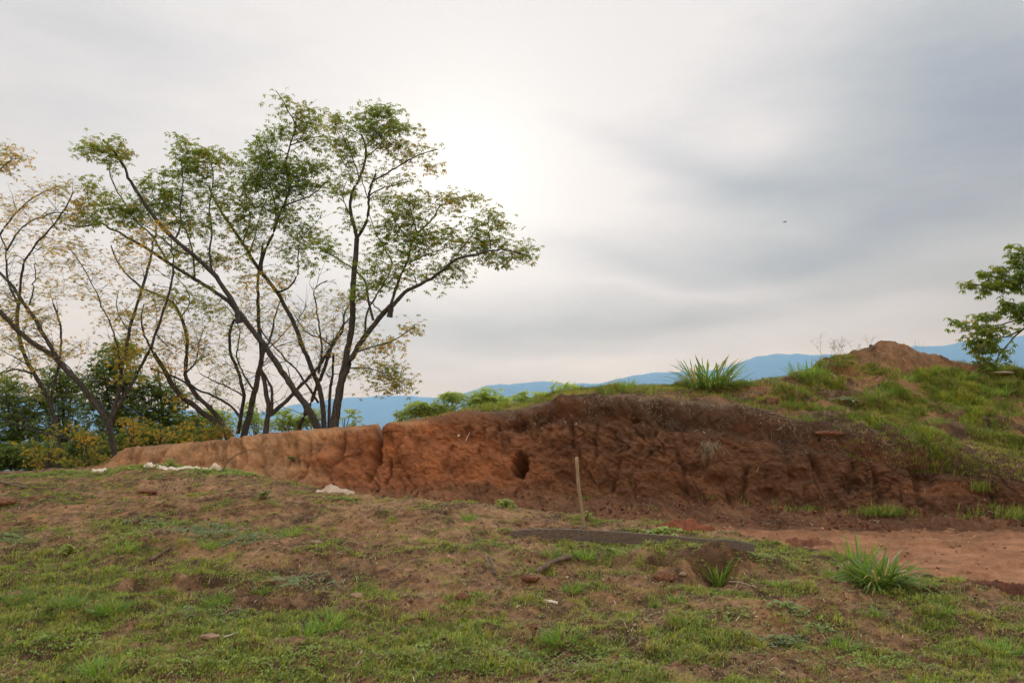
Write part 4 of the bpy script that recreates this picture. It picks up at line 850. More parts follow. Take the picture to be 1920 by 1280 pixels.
    # right-hand tree
    make_tree('tree', 18.5, [
        (12, 9, .8, .6, [(2110,735),(2105,640),(2085,560),(2080,470),(2060,390)]),
        (4.2, 1.8, .6, 0, [(2085,560),(2030,565),(1975,585),(1940,602),(1920,613),(1901,631),(1883,654)]),
        (1.7, .8, 0, -.2, [(1883,654),(1874,665),(1866,675),(1860,688)]), (2, 1, .1, 0, [(1912,620),(1890,632),(1870,634),(1845,640),(1815,640)]),
        (2.2, 1, .3, 0, [(1940,602),(1925,600),(1900,598),(1860,616),(1820,612),(1792,606)]), (4, 1.6, .5, 0, [(2080,480),(2010,490),(1960,520),(1925,528),(1880,540),(1850,535),(1815,533)]),
        (2.4, 1, .3, .1, [(1960,520),(1930,505),(1900,500),(1850,512)]), (3, 1.2, .5, .2, [(2065,420),(2000,440),(1950,460),(1915,465)]), (2, 1, .2, .1, [(1940,545),(1915,580),(1912,600)]), (5, 2, .6, .6, [(2060,390),(2040,330),(2050,270)])],
        [(1900,458,16,5,16,.75,.6),(1915,466,12,5,10,.75,.6),(1902,476,14,5,10,.75,.6),(1850,512,16,6,16,.78,.6),(1880,503,18,8,22,.8),(1908,492,16,9,26,.82),(1815,532,18,7,20,.75,.6),(1840,548,10,6,8,.75,.6),(1856,534,20,9,30,.78),(1888,528,20,12,44,.82),(1914,518,14,12,34,.84),
         (1890,552,18,10,34,.82),(1912,545,16,14,40,.86),(1886,572,14,8,22,.8),(1910,572,14,12,32,.84),(1845,594,20,6,22,.76,.6),(1880,588,22,9,34,.8),(1910,592,14,9,26,.82),(1793,605,15,5,14,.72,.6),(1815,614,18,7,18,.74,.6),(1845,618,20,9,32,.78),(1875,616,20,9,32,.8),(1905,608,14,8,12,.8),
         (1796,640,16,5,16,.74,.6),(1826,638,20,7,26,.78,.6),(1855,637,20,9,34,.8),(1836,655,18,6,18,.78),(1862,655,16,6,14,.8),(1890,655,10,6,6,.78),(1835,672,12,5,9,.78),(1856,682,14,5,12,.8),(1874,672,10,5,7,.8),(1845,690,7,5,5,.78),
         (1960,500,40,40,120,.85),(1960,580,40,30,80,.85),(2020,450,60,50,160,.85),(2080,360,80,60,200,.85),(2150,460,70,60,160,.85),(2040,280,60,40,100,.85),(1990,620,30,20,40,.85)],
        L_, B_, 'tree at the right edge with dense dark green drooping branches', seed=36, leaf=(.085, .135), per=2, jit=.085, droop=(.3, .9))
trees()

# ------------------------------------------------------------------ dark wood, yellow shrubs and pale shrubs beyond the crest
def backdrop_plants():
    B_ = MAT['bark']; L_ = MAT['leaf']
    MAT['dark_leaf'] = leaf_mat('dark_leaf', [(0, (.05, .085, .016)), (.5, (.11, .18, .03)), (1, (.25, .32, .06))], .4, .55, 1.2)
    D_ = MAT['dark_leaf']
    G = 'dark evergreen trees behind the bare stems'
    def blobtree(px, py0, pys, Y, cl, label, seed, n_mul=1.0, mat=D_, group=G, leaf=(.10, .17), per=5, name='dense_tree'):
        limbs = [(7, 2.5, 0, .3, [(px, py0), (px+6, (py0+pys)/2), (px-4, pys)])]
        rng = np.random.default_rng(seed)
        for c in cl[:8]:
            limbs.append((2.6, 1, .1, rng.normal(0, .8), [(px+3, (py0*1.5+pys)/2.5), ((px+c[0])/2, (py0+c[1])/2-10), (c[0], c[1])]))
        cl = [(c[0], c[1], c[2], c[3], int(c[4]*n_mul*.95), c[5] if len(c) > 5 else .4, 1.0) for c in cl]
        make_tree(name, Y, limbs, cl, mat, B_, label, 'tree', group, seed, leaf=leaf, per=per, style='palmate', n_leaf=5, width=.55, jit=.22, droop=(0, .6))
    blobtree(30, 900, 740, 28, [(10,735,34,34,70),(50,760,36,34,70),(20,790,44,34,80),(-40,760,50,50,80),(60,815,40,34,70),(10,840,44,34,80),(-40,850,50,36,60),(45,862,40,24,60,.2)], 'dark bushy tree at the far left edge under the thin arching stems', 41)
    blobtree(115, 895, 700, 29, [(105,705,34,26,50),(135,725,30,26,56),(95,745,36,30,60),(140,765,38,32,70),(110,800,42,34,80),(150,830,38,32,70),(105,850,44,28,70,.2),(160,865,30,18,40,.2)], 'dark bushy tree seen between the left edge and the forked trunk', 42)
    blobtree(225, 880, 640, 27.5, [(210,665,26,26,60,.55),(240,655,20,20,40,.6),(195,700,28,24,66),(232,710,30,28,66),(185,745,30,28,60),(225,760,34,28,70),(205,800,34,30,80),(245,810,36,30,80),(225,845,44,24,80,.2)], 'dark green tree rising highest right behind the forked trunk', 43)
    blobtree(300, 870, 690, 28.5, [(262,730,26,26,56),(295,725,32,26,60),(322,740,26,24,50),(275,770,34,26,70),(312,775,36,26,80,.6),(340,790,26,22,50,.7),(285,812,44,24,80,.5),(335,822,40,22,70,.6),(262,840,34,16,50)], 'dark rounded tree right of the forked trunk, behind the yellow stems', 44)
    blobtree(375, 850, 770, 29, [(345,800,28,18,40,.8),(375,790,24,16,36,.8),(398,800,22,14,30,.85),(360,822,34,16,50,.7),(395,822,28,14,40,.8)], 'low green tree in the gap below the blue hill at left', 45)
    for (px, py, w_, h_, Yd, sd, lab) in [(20, 860, 60, 26, 25.5, 46, 'dark undergrowth bush at the foot of the trees at far left'), (110, 862, 60, 26, 25, 47, 'dark undergrowth bush below the long dead branch'), (175, 850, 40, 30, 24.5, 48, 'dark undergrowth bush left of the forked trunk foot'),
                                  (265, 835, 50, 28, 25.5, 49, 'dark undergrowth bush behind the low end of the bank'), (350, 825, 50, 20, 26, 50, 'dark undergrowth bush behind the curved yellowing stems'), (-60, 850, 60, 40, 25, 39, 'dark undergrowth bush reaching out of the left edge')]:
        make_tree('undergrowth_bush', Yd, [(3, 1.5, 0, 0, [(px, py+h_), (px+3, py-h_*.5)])], [(px-w_*.4, py, w_*.6, h_, 60, .35, 1.), (px+w_*.4, py-4, w_*.6, h_, 60, .6, 1.), (px, py-h_*.4, w_*.7, h_*.7, 45, .4, 1.)], D_, B_, lab, 'bush', 'dark undergrowth at the left', sd, leaf=(.10, .16), per=5, n_leaf=5, width=.55, jit=.2, droop=(0, .6))
    # yellow-leaved shrubs in front of them
    Y_ = 'yellow-leaved shrubs at the left end of the bank'
    def ysh(px, py0, pys, Y, cl, label, seed):
        limbs = [(2.4, 1, 0, .2, [(px, py0), (px+3, (py0+pys)/2), (px-3, pys)])]
        for i, c in enumerate(cl[:6]): limbs.append((1.4, .8, 0, .2-.1*i, [(px, py0-4), ((px+c[0])/2, (py0+c[1])/2), (c[0], c[1])]))
        make_tree('shrub', Y, limbs, [(c[0], c[1], c[2]*1.15, c[3]*1.1, c[4], c[5] if i_ % 2 == 0 else .52, .9) for i_, c in enumerate(cl)], L_, B_, label, 'shrub', Y_, seed, leaf=(.06, .10), per=3, jit=.12, n_leaf=5, droop=(.4, 1.1))
    ysh(90, 880, 800, 20.5, [(85,850,26,16,26,.24),(105,820,20,18,20,.24),(70,865,18,8,12,.22),(60,835,20,14,10,.45),(110,855,20,14,12,.5),(125,870,22,9,12,.5)], 'low yellow shrub under the long dead branch at far left', 51)
    ysh(160, 876, 790, 20.2, [(160,818,18,10,18,.24),(150,808,12,8,10,.22),(165,845,22,14,12,.5),(185,855,18,12,12,.42),(140,860,20,10,10,.5),(180,865,16,7,8,.4),(135,800,16,10,6,.3)], 'small yellow shrub against the left side of the forked trunk', 52)
    ysh(250, 845, 780, 23.5, [(243,795,20,14,24,.22),(232,785,12,8,10,.24),(258,820,20,12,16,.26),(240,825,20,14,14,.45),(275,800,18,12,12,.42),(280,825,24,10,16,.5)], 'bright yellow shrub just right of the forked trunk', 53)
    ysh(300, 838, 790, 23.5, [(310,810,20,9,12,.24),(290,800,18,10,8,.5),(335,800,18,10,10,.26),(325,822,30,8,16,.5),(345,815,16,8,10,.3)], 'thin yellow and green shrub behind the low tan end of the bank', 54)
    ysh(395, 830, 780, 23.2, [(365,790,18,9,12,.24),(392,800,22,10,18,.24),(420,805,20,9,16,.22),(378,815,24,8,14,.42),(405,820,22,6,12,.3),(430,812,8,6,6,.2)], 'yellow shrub at the foot of the curved yellowing tree', 55)
    # pale green shrubs behind the crest of the bank
    P_ = 'pale green shrubs behind the bank crest'; S_ = MAT['shrub']
    def psh(px, py0, Y, cl, label, seed):
        limbs = [(2.2, 1, 0, .1, [(px, py0+25), (px, py0), (px+2, min(c[1] for c in cl)+4)])]
        for i, c in enumerate(cl[:8]): limbs.append((1.3, .8, 0, .1*(i % 3), [(px, py0+10), ((px*1+c[0])/2, py0-2), (c[0], c[1])]))
        make_tree('leafy_shrub', Y, limbs, [(c[0], c[1]-1, c[2]*1.35, c[3]*1.2, int(c[4]*2.1), c[5], .8) for c in cl], S_, B_, label, 'shrub', P_, seed, leaf=(.10, .155), per=2, jit=.09, n_leaf=6, width=.42, droop=(.1, .7))
    psh(770, 795, 24, [(762,775,12,8,14,.3),(780,765,16,9,20,.4),(798,760,12,8,14,.4),(775,785,22,10,24,.2),(800,778,20,10,22,.3),(755,790,10,7,9,.3)], 'small pale shrub at the lower left end of the shrub row', 61)
    psh(830, 775, 24, [(815,765,16,12,22,.3),(835,752,16,12,24,.5),(852,745,16,10,20,.5),(845,768,26,12,34,.25),(870,755,18,12,22,.5),(822,778,20,8,18,.2)], 'broad pale shrub in the middle of the shrub row', 62)
    psh(905, 768, 24, [(890,748,16,10,20,.6),(910,738,16,10,24,.65),(922,750,14,12,20,.6),(940,752,14,8,14,.6),(900,762,26,10,34,.4),(932,765,20,7,16,.5)], 'tallest pale green shrub of the row, before the notch in the hills', 63)
    psh(972, 768, 24.5, [(965,752,12,6,10,.6),(978,743,12,6,12,.6),(985,755,10,7,8,.55),(968,762,14,6,10,.5)], 'small separate pale shrub between its larger neighbours', 64)
    psh(1035, 752, 24.5, [(1018,742,14,7,14,.55),(1035,728,14,7,14,.65),(1052,722,14,6,14,.65),(1068,728,12,6,10,.6),(1030,742,16,8,14,.5),(1010,750,12,6,10,.5),(1052,735,12,7,10,.6)], 'open pale shrub against the mountain where the turf lip starts', 65)
    psh(540, 812, 27, [(528,775,14,10,12,.4),(545,785,18,12,18,.3),(520,795,18,10,14,.3),(555,795,16,9,14,.3),(565,775,10,8,8,.4)], 'pale shrub seen between the stump and the leaning trunk', 66)
    psh(590, 808, 27, [(590,780,14,12,16,.3),(575,790,14,9,12,.4),(600,795,12,8,12,.3)], 'pale shrub behind the foot of the leaning trunks', 67)
    psh(645, 803, 27, [(642,785,14,12,18,.1),(655,778,12,10,12,.15),(660,792,10,8,10,.2)], 'darker shrub right of the feet of the leaning trunks', 68)
    psh(480, 815, 28, [(470,780,16,12,16,.4),(485,795,14,12,14,.3),(475,760,10,8,6,.5),(455,800,10,10,8,.3)], 'pale shrub behind the dark two-stemmed tree', 69)
    psh(412, 815, 28, [(405,775,16,10,12,.4),(420,785,14,12,14,.3),(395,780,12,10,10,.5)], 'pale shrub below the blue hill left of the two-stemmed tree', 70)
backdrop_plants()

# ------------------------------------------------------------------ ground cover
def blades(B, az, lean, L, w, tint, curl=.5, UP=None):
    """5-vertex bent blades; B (n,3)"""
    n = len(B); dh = np.stack([np.cos(az), np.sin(az), 0*az], -1); up = np.array([0, 0, 1.]) if UP is None else UP
    sd = np.stack([-np.sin(az+curl), np.cos(az+curl), 0*az], -1)
    mid = B + up*(L*.55*np.cos(lean*.5))[:, None] + dh*(L*.55*np.sin(lean*.5))[:, None]
    tip = mid + up*(L*.45*np.cos(lean*1.5))[:, None] + dh*(L*.45*np.sin(lean*1.5))[:, None]
    hw = (w*.5)[:, None]
    V = np.stack([B-sd*hw*.8, B+sd*hw*.8, mid+sd*hw, mid-sd*hw, tip], 1).reshape(-1, 3)
    k = np.arange(n)[:, None]*5; Q = k+np.array([[0, 1, 2, 3]]); T = k+np.array([[3, 2, 4]])
    return V, Q, T, np.repeat(tint, 5)
def arc_blades(B, az, lean0, lean1, L, w, tint, seg=6, rng=RNG):
    """long arching blades; seg quads each, tapering to the tip"""
    n = len(B); t = np.linspace(0, 1, seg+1); P = [B]; dh = np.stack([np.cos(az), np.sin(az), 0*az], -1)
    for i in range(seg):
        a = lean0 + (lean1-lean0)*((i+.5)/seg)**1.4; s = (L/seg)[:, None]
        P.append(P[-1] + s*(np.array([0, 0, 1.])*np.cos(a)[:, None] + dh*np.sin(a)[:, None]))
    P = np.stack(P, 1); tw = rng.normal(0, .5, n); sd = np.stack([-np.sin(az+tw), np.cos(az+tw), rng.normal(0, .25, n)], -1); sd /= np.linalg.norm(sd, axis=1)[:, None]
    prof = np.array([.55]+[1.0]*(seg-2)+[.75, .06]) if seg >= 3 else np.ones(seg+1)
    hw = w[:, None]*.5*prof[None]; V = np.stack([P-sd[:, None]*hw[..., None], P+sd[:, None]*hw[..., None]], 2).reshape(n, -1, 3)
    k = np.arange(n)[:, None, None]*(2*(seg+1)); i = np.arange(seg)[None, :, None]*2
    Q = (k+i+np.array([[[0, 1, 3, 2]]])).reshape(-1, 4)
    return V.reshape(-1, 3), Q, np.repeat(tint, 2*(seg+1))
def polar_samples(n, r0, r1, half=40):
    th = RNG.uniform(R_(-half), R_(half), n); r = np.exp(RNG.uniform(math.log(r0), math.log(r1), n)); return r*np.sin(th), r*np.cos(th)
def on_knoll(x, y): return sstep(.5, -.2, y-crest_y(np.arctan2(x, y)))
def gz(x, y): return np.stack([x, y, gh(x, y)], -1)

def grass_cover():
    G = Geo()
    # clumped grass on the knoll
    x, y = polar_samples(62000, 4.2, 19, 42); g = greenness(x, y); pm = path_mask(x, y); kn = on_knoll(x, y)
    fine = fbm(x*3.4, y*4.2, 90.0, 3, .6)
    ok = RNG.random(len(x)) < np.clip((g*1.0+.04+1.1*fine), .03, 1)*(1-pm)*(.03+.97*kn); x, y, g = x[ok], y[ok], g[ok]
    dead = RNG.random(len(x)) < .22*(1.2-g)
    nb = (5 + 13*g*RNG.random(len(x))).astype(int)
    idx = np.repeat(np.arange(len(x)), nb); n = len(idx); sp = .014+.03*RNG.random(len(x))
    bx = x[idx]+RNG.normal(0, 1, n)*sp[idx]; by = y[idx]+RNG.normal(0, 1, n)*sp[idx]
    size = (.014 + .034*g**1.8*RNG.uniform(.4, 1.3, len(x)))[idx]
    lushv = np.clip(g*1.0+RNG.normal(0, .14, len(x)), 0, 1)
    tint = np.where(dead, RNG.uniform(.0, .25, len(x)), np.clip(.30+.42*lushv+RNG.normal(0, .08, len(x)), .12, .86))[idx] + RNG.normal(0, .07, n)
    bright = (RNG.random(len(x)) < .13)[idx]; tint = np.where(bright & ~dead[idx], RNG.uniform(.84, .94, n), tint)
    V, Q, T, a = blades(gz(bx, by)-[0, 0, .004], RNG.uniform(0, 6.283, n), RNG.uniform(.2, 1.45, n), size*RNG.uniform(.6, 1.35, n), RNG.uniform(.0022, .0048, n)*(1+.6*g[idx]), np.clip(tint, 0, 1))
    G.add(V, Q, T, a)
    # fuller clumps that stand up from the mat
    x, y = polar_samples(5200, 4.3, 17, 42); g = greenness(x, y); ok = (RNG.random(len(x)) < np.clip(g*1.1-.05, .05, 1))*(path_mask(x, y) < .2)*(on_knoll(x, y) > .6); x, y, g = x[ok], y[ok], g[ok]
    R0 = RNG.uniform(.02, .085, len(x)); nb = (400*R0*RNG.uniform(.7, 2.2, len(x))).astype(int)+8; idx = np.repeat(np.arange(len(x)), nb); n = len(idx)
    az = RNG.uniform(0, 6.283, n); rr = R0[idx]*np.sqrt(RNG.random(n)); bx = x[idx]+np.cos(az)*rr; by = y[idx]+np.sin(az)*rr*.8
    kind = RNG.choice([.30, .48, .62, .75, .78, .90], len(x), p=[.12, .24, .2, .22, .12, .10])
    L = (.034+.05*RNG.random(len(x)))[idx]*RNG.uniform(.45, 1.2, n)*(.6+.6*g[idx])
    V, Q, T, a = blades(gz(bx, by)-[0, 0, .004], az+RNG.normal(0, .6, n), np.clip(.1+1.1*rr/R0[idx]+RNG.normal(0, .25, n), .05, 1.5), L, RNG.uniform(.003, .0062, n), np.clip(np.where(RNG.random(n) < .12, .08, kind[idx]+RNG.normal(0, .06, n)), 0, 1))
    G.add(V, Q, T, a)
    # low olive fuzz everywhere between the clumps
    x, y = polar_samples(420000, 4.2, 20, 42); g = greenness(x, y); pm = path_mask(x, y); kn = on_knoll(x, y)
    fine = fbm(x*3.1, y*3.1, 95.0, 3)
    ok = RNG.random(len(x)) < np.clip(.30+.55*g+1.2*fine, .04, 1)*(1-pm)*(.02+.98*kn); x, y, g = x[ok], y[ok], g[ok]; n = len(x)
    V, Q, T, a = blades(gz(x, y)-[0, 0, .003], RNG.uniform(0, 6.283, n), RNG.uniform(.2, 1.5, n), RNG.uniform(.012, .035, n), RNG.uniform(.0025, .005, n), np.clip(.33+.18*g+RNG.normal(0, .12, n), 0, .9))
    G.add(V, Q, T, a)
    o = G.build('grass', MAT['grass']); tag(o, 'short patchy green and dry grass growing over the bare knoll', 'grass', kind='stuff')

    # creeping broad-leaved weeds
    W_ = Geo()
    def patch(px, py, rx, ry, n, tint, size=.022):
        c = hit(px, py); u = RNG.normal(0, .5, (n, 2)); x = c[0]+u[:, 0]*rx; y = c[1]+u[:, 1]*ry
        k = fbm(x*6, y*6, 3.0, 2) > -.25; x, y = x[k], y[k]; P = gz(x, y)+np.stack([0*x, 0*x, RNG.uniform(.004, .035, len(x))], -1)
        V, Q, a = leaves_palmate(P, RNG.uniform(.6, 1.3, len(x))*size, np.clip(tint+RNG.normal(0, .1, len(x)), 0, 1), RNG, (-.3, .5), 4, .75); W_.add(V, Q=Q, a=a)
    for p in [(500, 890, 1.3, .55, 3600, .62, .03), (430, 884, .8, .5, 1500, .68, .03), (560, 902, .8, .35, 1500, .6, .03), (330, 874, 1.2, .4, 1800, .6, .028), (150, 888, 1.6, .5, 2000, .5, .026), (40, 893, 1.0, .4, 900, .35, .026),
              (370, 993, .55, .30, 800, .98), (440, 1010, .5, .25, 700, .98), (300, 985, .4, .2, 350, .9), (640, 935, .35, .18, 350, .5), (1010, 950, .5, .2, 300, .5), (940, 948, .25, .16, 260, .8, .03), (560, 1090, .35, .2, 260, .95), (1370, 1030, .5, .18, 600, .75), (1150, 1035, .4, .2, 250, .4),
              (390, 1150, .4, .2, 300, .95), (20, 1010, .35, .3, 400, .95), (1480, 1145, .16, .12, 160, .85), (1530, 1180, .14, .1, 120, .8), (1470, 1205, .2, .1, 160, .95), (560, 1240, .3, .2, 200, .4), (330, 1245, .35, .2, 260, .6), (1130, 1240, .5, .25, 350, .35), (1700, 1110, .5, .3, 260, .3), (1160, 1025, .3, .12, 160, .4),
              (490, 1250, .4, .2, 240, .5), (120, 1200, .5, .25, 260, .6), (230, 1010, .4, .25, 260, .6), (1350, 1160, .4, .2, 220, .4), (1650, 1250, .5, .2, 250, .4), (800, 1250, .5, .2, 220, .3), (940, 1235, .3, .15, 160, .5)]: patch(*p)
    x, y = polar_samples(9000, 4.3, 15, 40); g = greenness(x, y); ok = (RNG.random(len(x)) < np.clip(g*1.1-.12, .03, 1))*(path_mask(x, y) < .2)*(on_knoll(x, y) > .5); x, y = x[ok], y[ok]
    idx = np.repeat(np.arange(len(x)), 4); n = len(idx); bx = x[idx]+RNG.normal(0, .02, n); by = y[idx]+RNG.normal(0, .02, n)
    V, Q, a = leaves_palmate(gz(bx, by)+np.stack([0*bx, 0*bx, RNG.uniform(.003, .03, n)], -1), RNG.uniform(.008, .019, n), np.clip(RNG.uniform(0, .8, n), 0, 1), RNG, (-.4, .5), 3, .7); W_.add(V, Q=Q, a=a)
    o = W_.build('ground_weeds', MAT['weed'], smooth=False); tag(o, 'creeping small-leaved weeds spreading in mats over the knoll', 'weeds', kind='stuff')

def bank_pick(mask, n, w=None):
    """random surface points of the bank where mask > 0 (probability weights)"""
    P = BP[:-1, :-1]; du = BP[1:, :-1]-P; dv = BP[:-1, 1:]-P; A = np.linalg.norm(np.cross(du, dv), axis=-1)*np.clip(mask[:-1, :-1], 0, 1); A[BPX[:-1] > 2150] = 0
    f = A.ravel(); c = np.cumsum(f); k = np.searchsorted(c, RNG.random(n)*c[-1]); k = np.minimum(k, len(f)-1)
    u, v = RNG.random((2, n, 1)); p = P.reshape(-1, 3)[k]+du.reshape(-1, 3)[k]*u+dv.reshape(-1, 3)[k]*v
    return p, BN[:-1, :-1].reshape(-1, 3)[k], k

def bank_cover():
    m = BMASK; px, vv, bare, S = m['px'], m['vv'], m['bare'], m['S']; Y = BP[..., 1]
    pat = fbm(S*.8, Y*1.2, 61.0, 4, .6)
    slope = sstep(5.15, 5.5, vv)*(1-sstep(7.9, 8.3, vv))
    right = sstep(1380, 1560, px)
    topright = np.exp(-(((BQX-1790)/110)**2+((BQY-735)/38)**2))
    dens = slope*right*np.clip(.20+1.5*pat+topright*.9, 0, 1)*(1-.75*bare) + .5*sstep(5.6, 6.2, vv)*(1-sstep(7.6, 8, vv))*sstep(820, 1060, px)*np.clip(.45+pat, 0, 1)*(1-right)
    dens += .16*sstep(1540, 1700, px)*sstep(4.4, 5, vv)*(1-sstep(5.3, 5.5, vv))
    G = Geo()
    P, Nn, k = bank_pick(dens, 26000); n0 = len(P); g = np.clip(.5+.7*fbm(P[:, 0]*1.1, P[:, 1]*1.3, 63.0, 3)+.5*topright[:-1, :-1].ravel()[k], 0, 1)
    nb = (6+10*g).astype(int); idx = np.repeat(np.arange(n0), nb); n = len(idx); B = P[idx]+RNG.normal(0, .03, (n, 3))*[1, 1, .3]
    UP = Nn[idx]*.55+[0, 0, .8]; UP /= np.linalg.norm(UP, axis=1)[:, None]
    L = (.045+.13*g[idx]**1.5)*RNG.uniform(.5, 1.4, n); tint = np.clip(.40+.42*g[idx]+RNG.normal(0, .08, n), 0, .9); tint = np.where((RNG.random(n0) < .15)[idx], RNG.uniform(0, .2, n), tint)
    V, Q, T, a = blades(B-[0, 0, .01], RNG.uniform(0, 6.283, n), RNG.uniform(.1, 1.2, n), L, RNG.uniform(.005, .010, n), tint, UP=UP); G.add(V, Q, T, a)
    # thin olive fringe along the rim
    rim = sstep(5.7, 6.2, vv)*(1-sstep(7.6, 7.9, vv))*sstep(700, 900, px)*.6
    P, Nn, k = bank_pick(rim, 16000); n = len(P)
    V, Q, T, a = blades(P-[0, 0, .008], RNG.uniform(0, 6.283, n), RNG.uniform(.1, .9, n), RNG.uniform(.03, .10, n), RNG.uniform(.005, .009, n), np.clip(RNG.normal(.38, .16, n), 0, .9)); G.add(V, Q, T, a)
    # grass at the foot of the bank
    for (fx, fy, w, cnt, L0) in [(1220, 958, .5, 160, .10), (1360, 935, .4, 260, .12), (1530, 958, .5, 420, .13), (1480, 955, .5, 260, .1), (1430, 945, .3, 200, .12), (1660, 965, .6, 900, .17), (1720, 968, .4, 300, .12), (1890, 968, .5, 900, .2), (1850, 955, .5, 300, .14), (1845, 920, .25, 300, .2), (1800, 973, .6, 260, .1), (1330, 1000, .4, 80, .08), (1100, 935, .3, 120, .1), (1930, 975, .6, 700, .2)]:
        c, nn_ = hit_bank(fx, fy); n = int(cnt*.7); B = c+RNG.normal(0, 1, (n, 3))*[w*.5, w*.12, .02]; kb = fbm(B[:, 0]*3.2, B[:, 1]*3, 12.0, 3) > 0; B = B[kb]; n = len(B)
        V, Q, T, a = blades(B, RNG.uniform(0, 6.283, n), RNG.uniform(.1, 1.3, n), L0*RNG.uniform(.5, 1.4, n), RNG.uniform(.005, .010, n), np.clip(RNG.normal(.62, .12, n), 0, .78)); G.add(V, Q, T, a)
    o = G.build('bank_grass', MAT['grass']); tag(o, 'rough green grass over the top and slope of the earth bank', 'grass', kind='stuff')
    # dry thatch, roots and dead stems
    D = Geo()
    lip = np.exp(-((vv-5.1)/.38)**2)*sstep(880, 1040, px)*(1-.5*sstep(1550, 1750, px)) + .35*slope*sstep(1150, 1300, px) + .30*sstep(1.6, 2.2, vv)*(1-sstep(2.9, 3.3, vv))*sstep(960, 1150, px) + .05*sstep(1000, 1200, px)*sstep(3, 3.5, vv)
    lip = lip*np.clip(.4+1.2*fbm(S*1.3, vv*2.0, 71.0, 3), .05, 1)
    P, Nn, k = bank_pick(lip, 30000); n = len(P); L = RNG.uniform(.04, .17, n)
    d = RNG.normal(0, 1, (n, 3)); d -= Nn*np.sum(d*Nn, 1)[:, None]*.8; d[:, 2] -= .5; d /= np.linalg.norm(d, axis=1)[:, None]
    s = np.cross(d, Nn); s /= np.linalg.norm(s, axis=1)[:, None]+1e-9; hw = (RNG.uniform(.0015, .0038, n))[:, None]; P0 = P+Nn*RNG.uniform(.002, .03, n)[:, None]; md = P0+d*L[:, None]*.5+Nn*(L*.10)[:, None]+RNG.normal(0, .008, (n, 3)); tp = P0+d*L[:, None]
    V = np.stack([P0-s*hw, P0+s*hw, md+s*hw, md-s*hw, tp], 1).reshape(-1, 3); q = np.arange(n)[:, None]*5
    D.add(V, q+np.array([[0, 1, 2, 3]]), q+np.array([[3, 2, 4]]), np.repeat(np.clip(RNG.normal(.38, .22, n), 0, 1), 5))
    # litter lying on the knoll
    x, y = polar_samples(120000, 4.2, 18, 42); g = greenness(x, y); cl = fbm(x*1.8, y*1.8, 99.0, 3)
    ok = (RNG.random(len(x)) < np.clip(.5-.2*g+.9*cl, .1, 1)*(.06+.94*on_knoll(x, y)))*(path_mask(x, y) < .4); x, y = x[ok], y[ok]; n = len(x); P0 = gz(x, y)+np.stack([0*x, 0*x, RNG.uniform(.001, .012, n)], -1)
    az = RNG.uniform(0, 6.283, n); L = RNG.uniform(.015, .07, n)*(1+(RNG.random(n) < .04)*1.6); x2 = x+np.cos(az)*L; y2 = y+np.sin(az)*L; P2 = gz(x2, y2)+np.stack([0*x, 0*x, RNG.uniform(.001, .02, n)], -1); md = (P0+P2)*.5+np.stack([0*x, 0*x, L*.12], -1)
    s = np.stack([-np.sin(az), np.cos(az), 0*az], -1); hw = RNG.uniform(.0012, .0032, n)[:, None]
    V = np.stack([P0-s*hw, P0+s*hw, md+s*hw, md-s*hw, P2], 1).reshape(-1, 3); q = np.arange(n)[:, None]*5
    D.add(V, q+np.array([[0, 1, 2, 3]]), q+np.array([[3, 2, 4]]), np.repeat(np.clip(RNG.normal(.42, .24, n), 0, 1), 5))
    # ... and little dead leaves
    x, y = polar_samples(9000, 4.2, 16, 42); ok = (on_knoll(x, y) > .4)*(path_mask(x, y) < .4); x, y = x[ok], y[ok]; n = len(x)
    V, Q, a = leaves_simple(gz(x, y)+[0, 0, .008], RNG.uniform(.012, .035, n), np.clip(RNG.normal(.35, .22, n), 0, 1), RNG, .6); D.add(V, Q=Q, a=a)
    o = D.build('dry_litter', MAT['litter'], smooth=False); tag(o, 'dead straw, roots and leaf litter strewn over the soil', 'litter', kind='stuff')

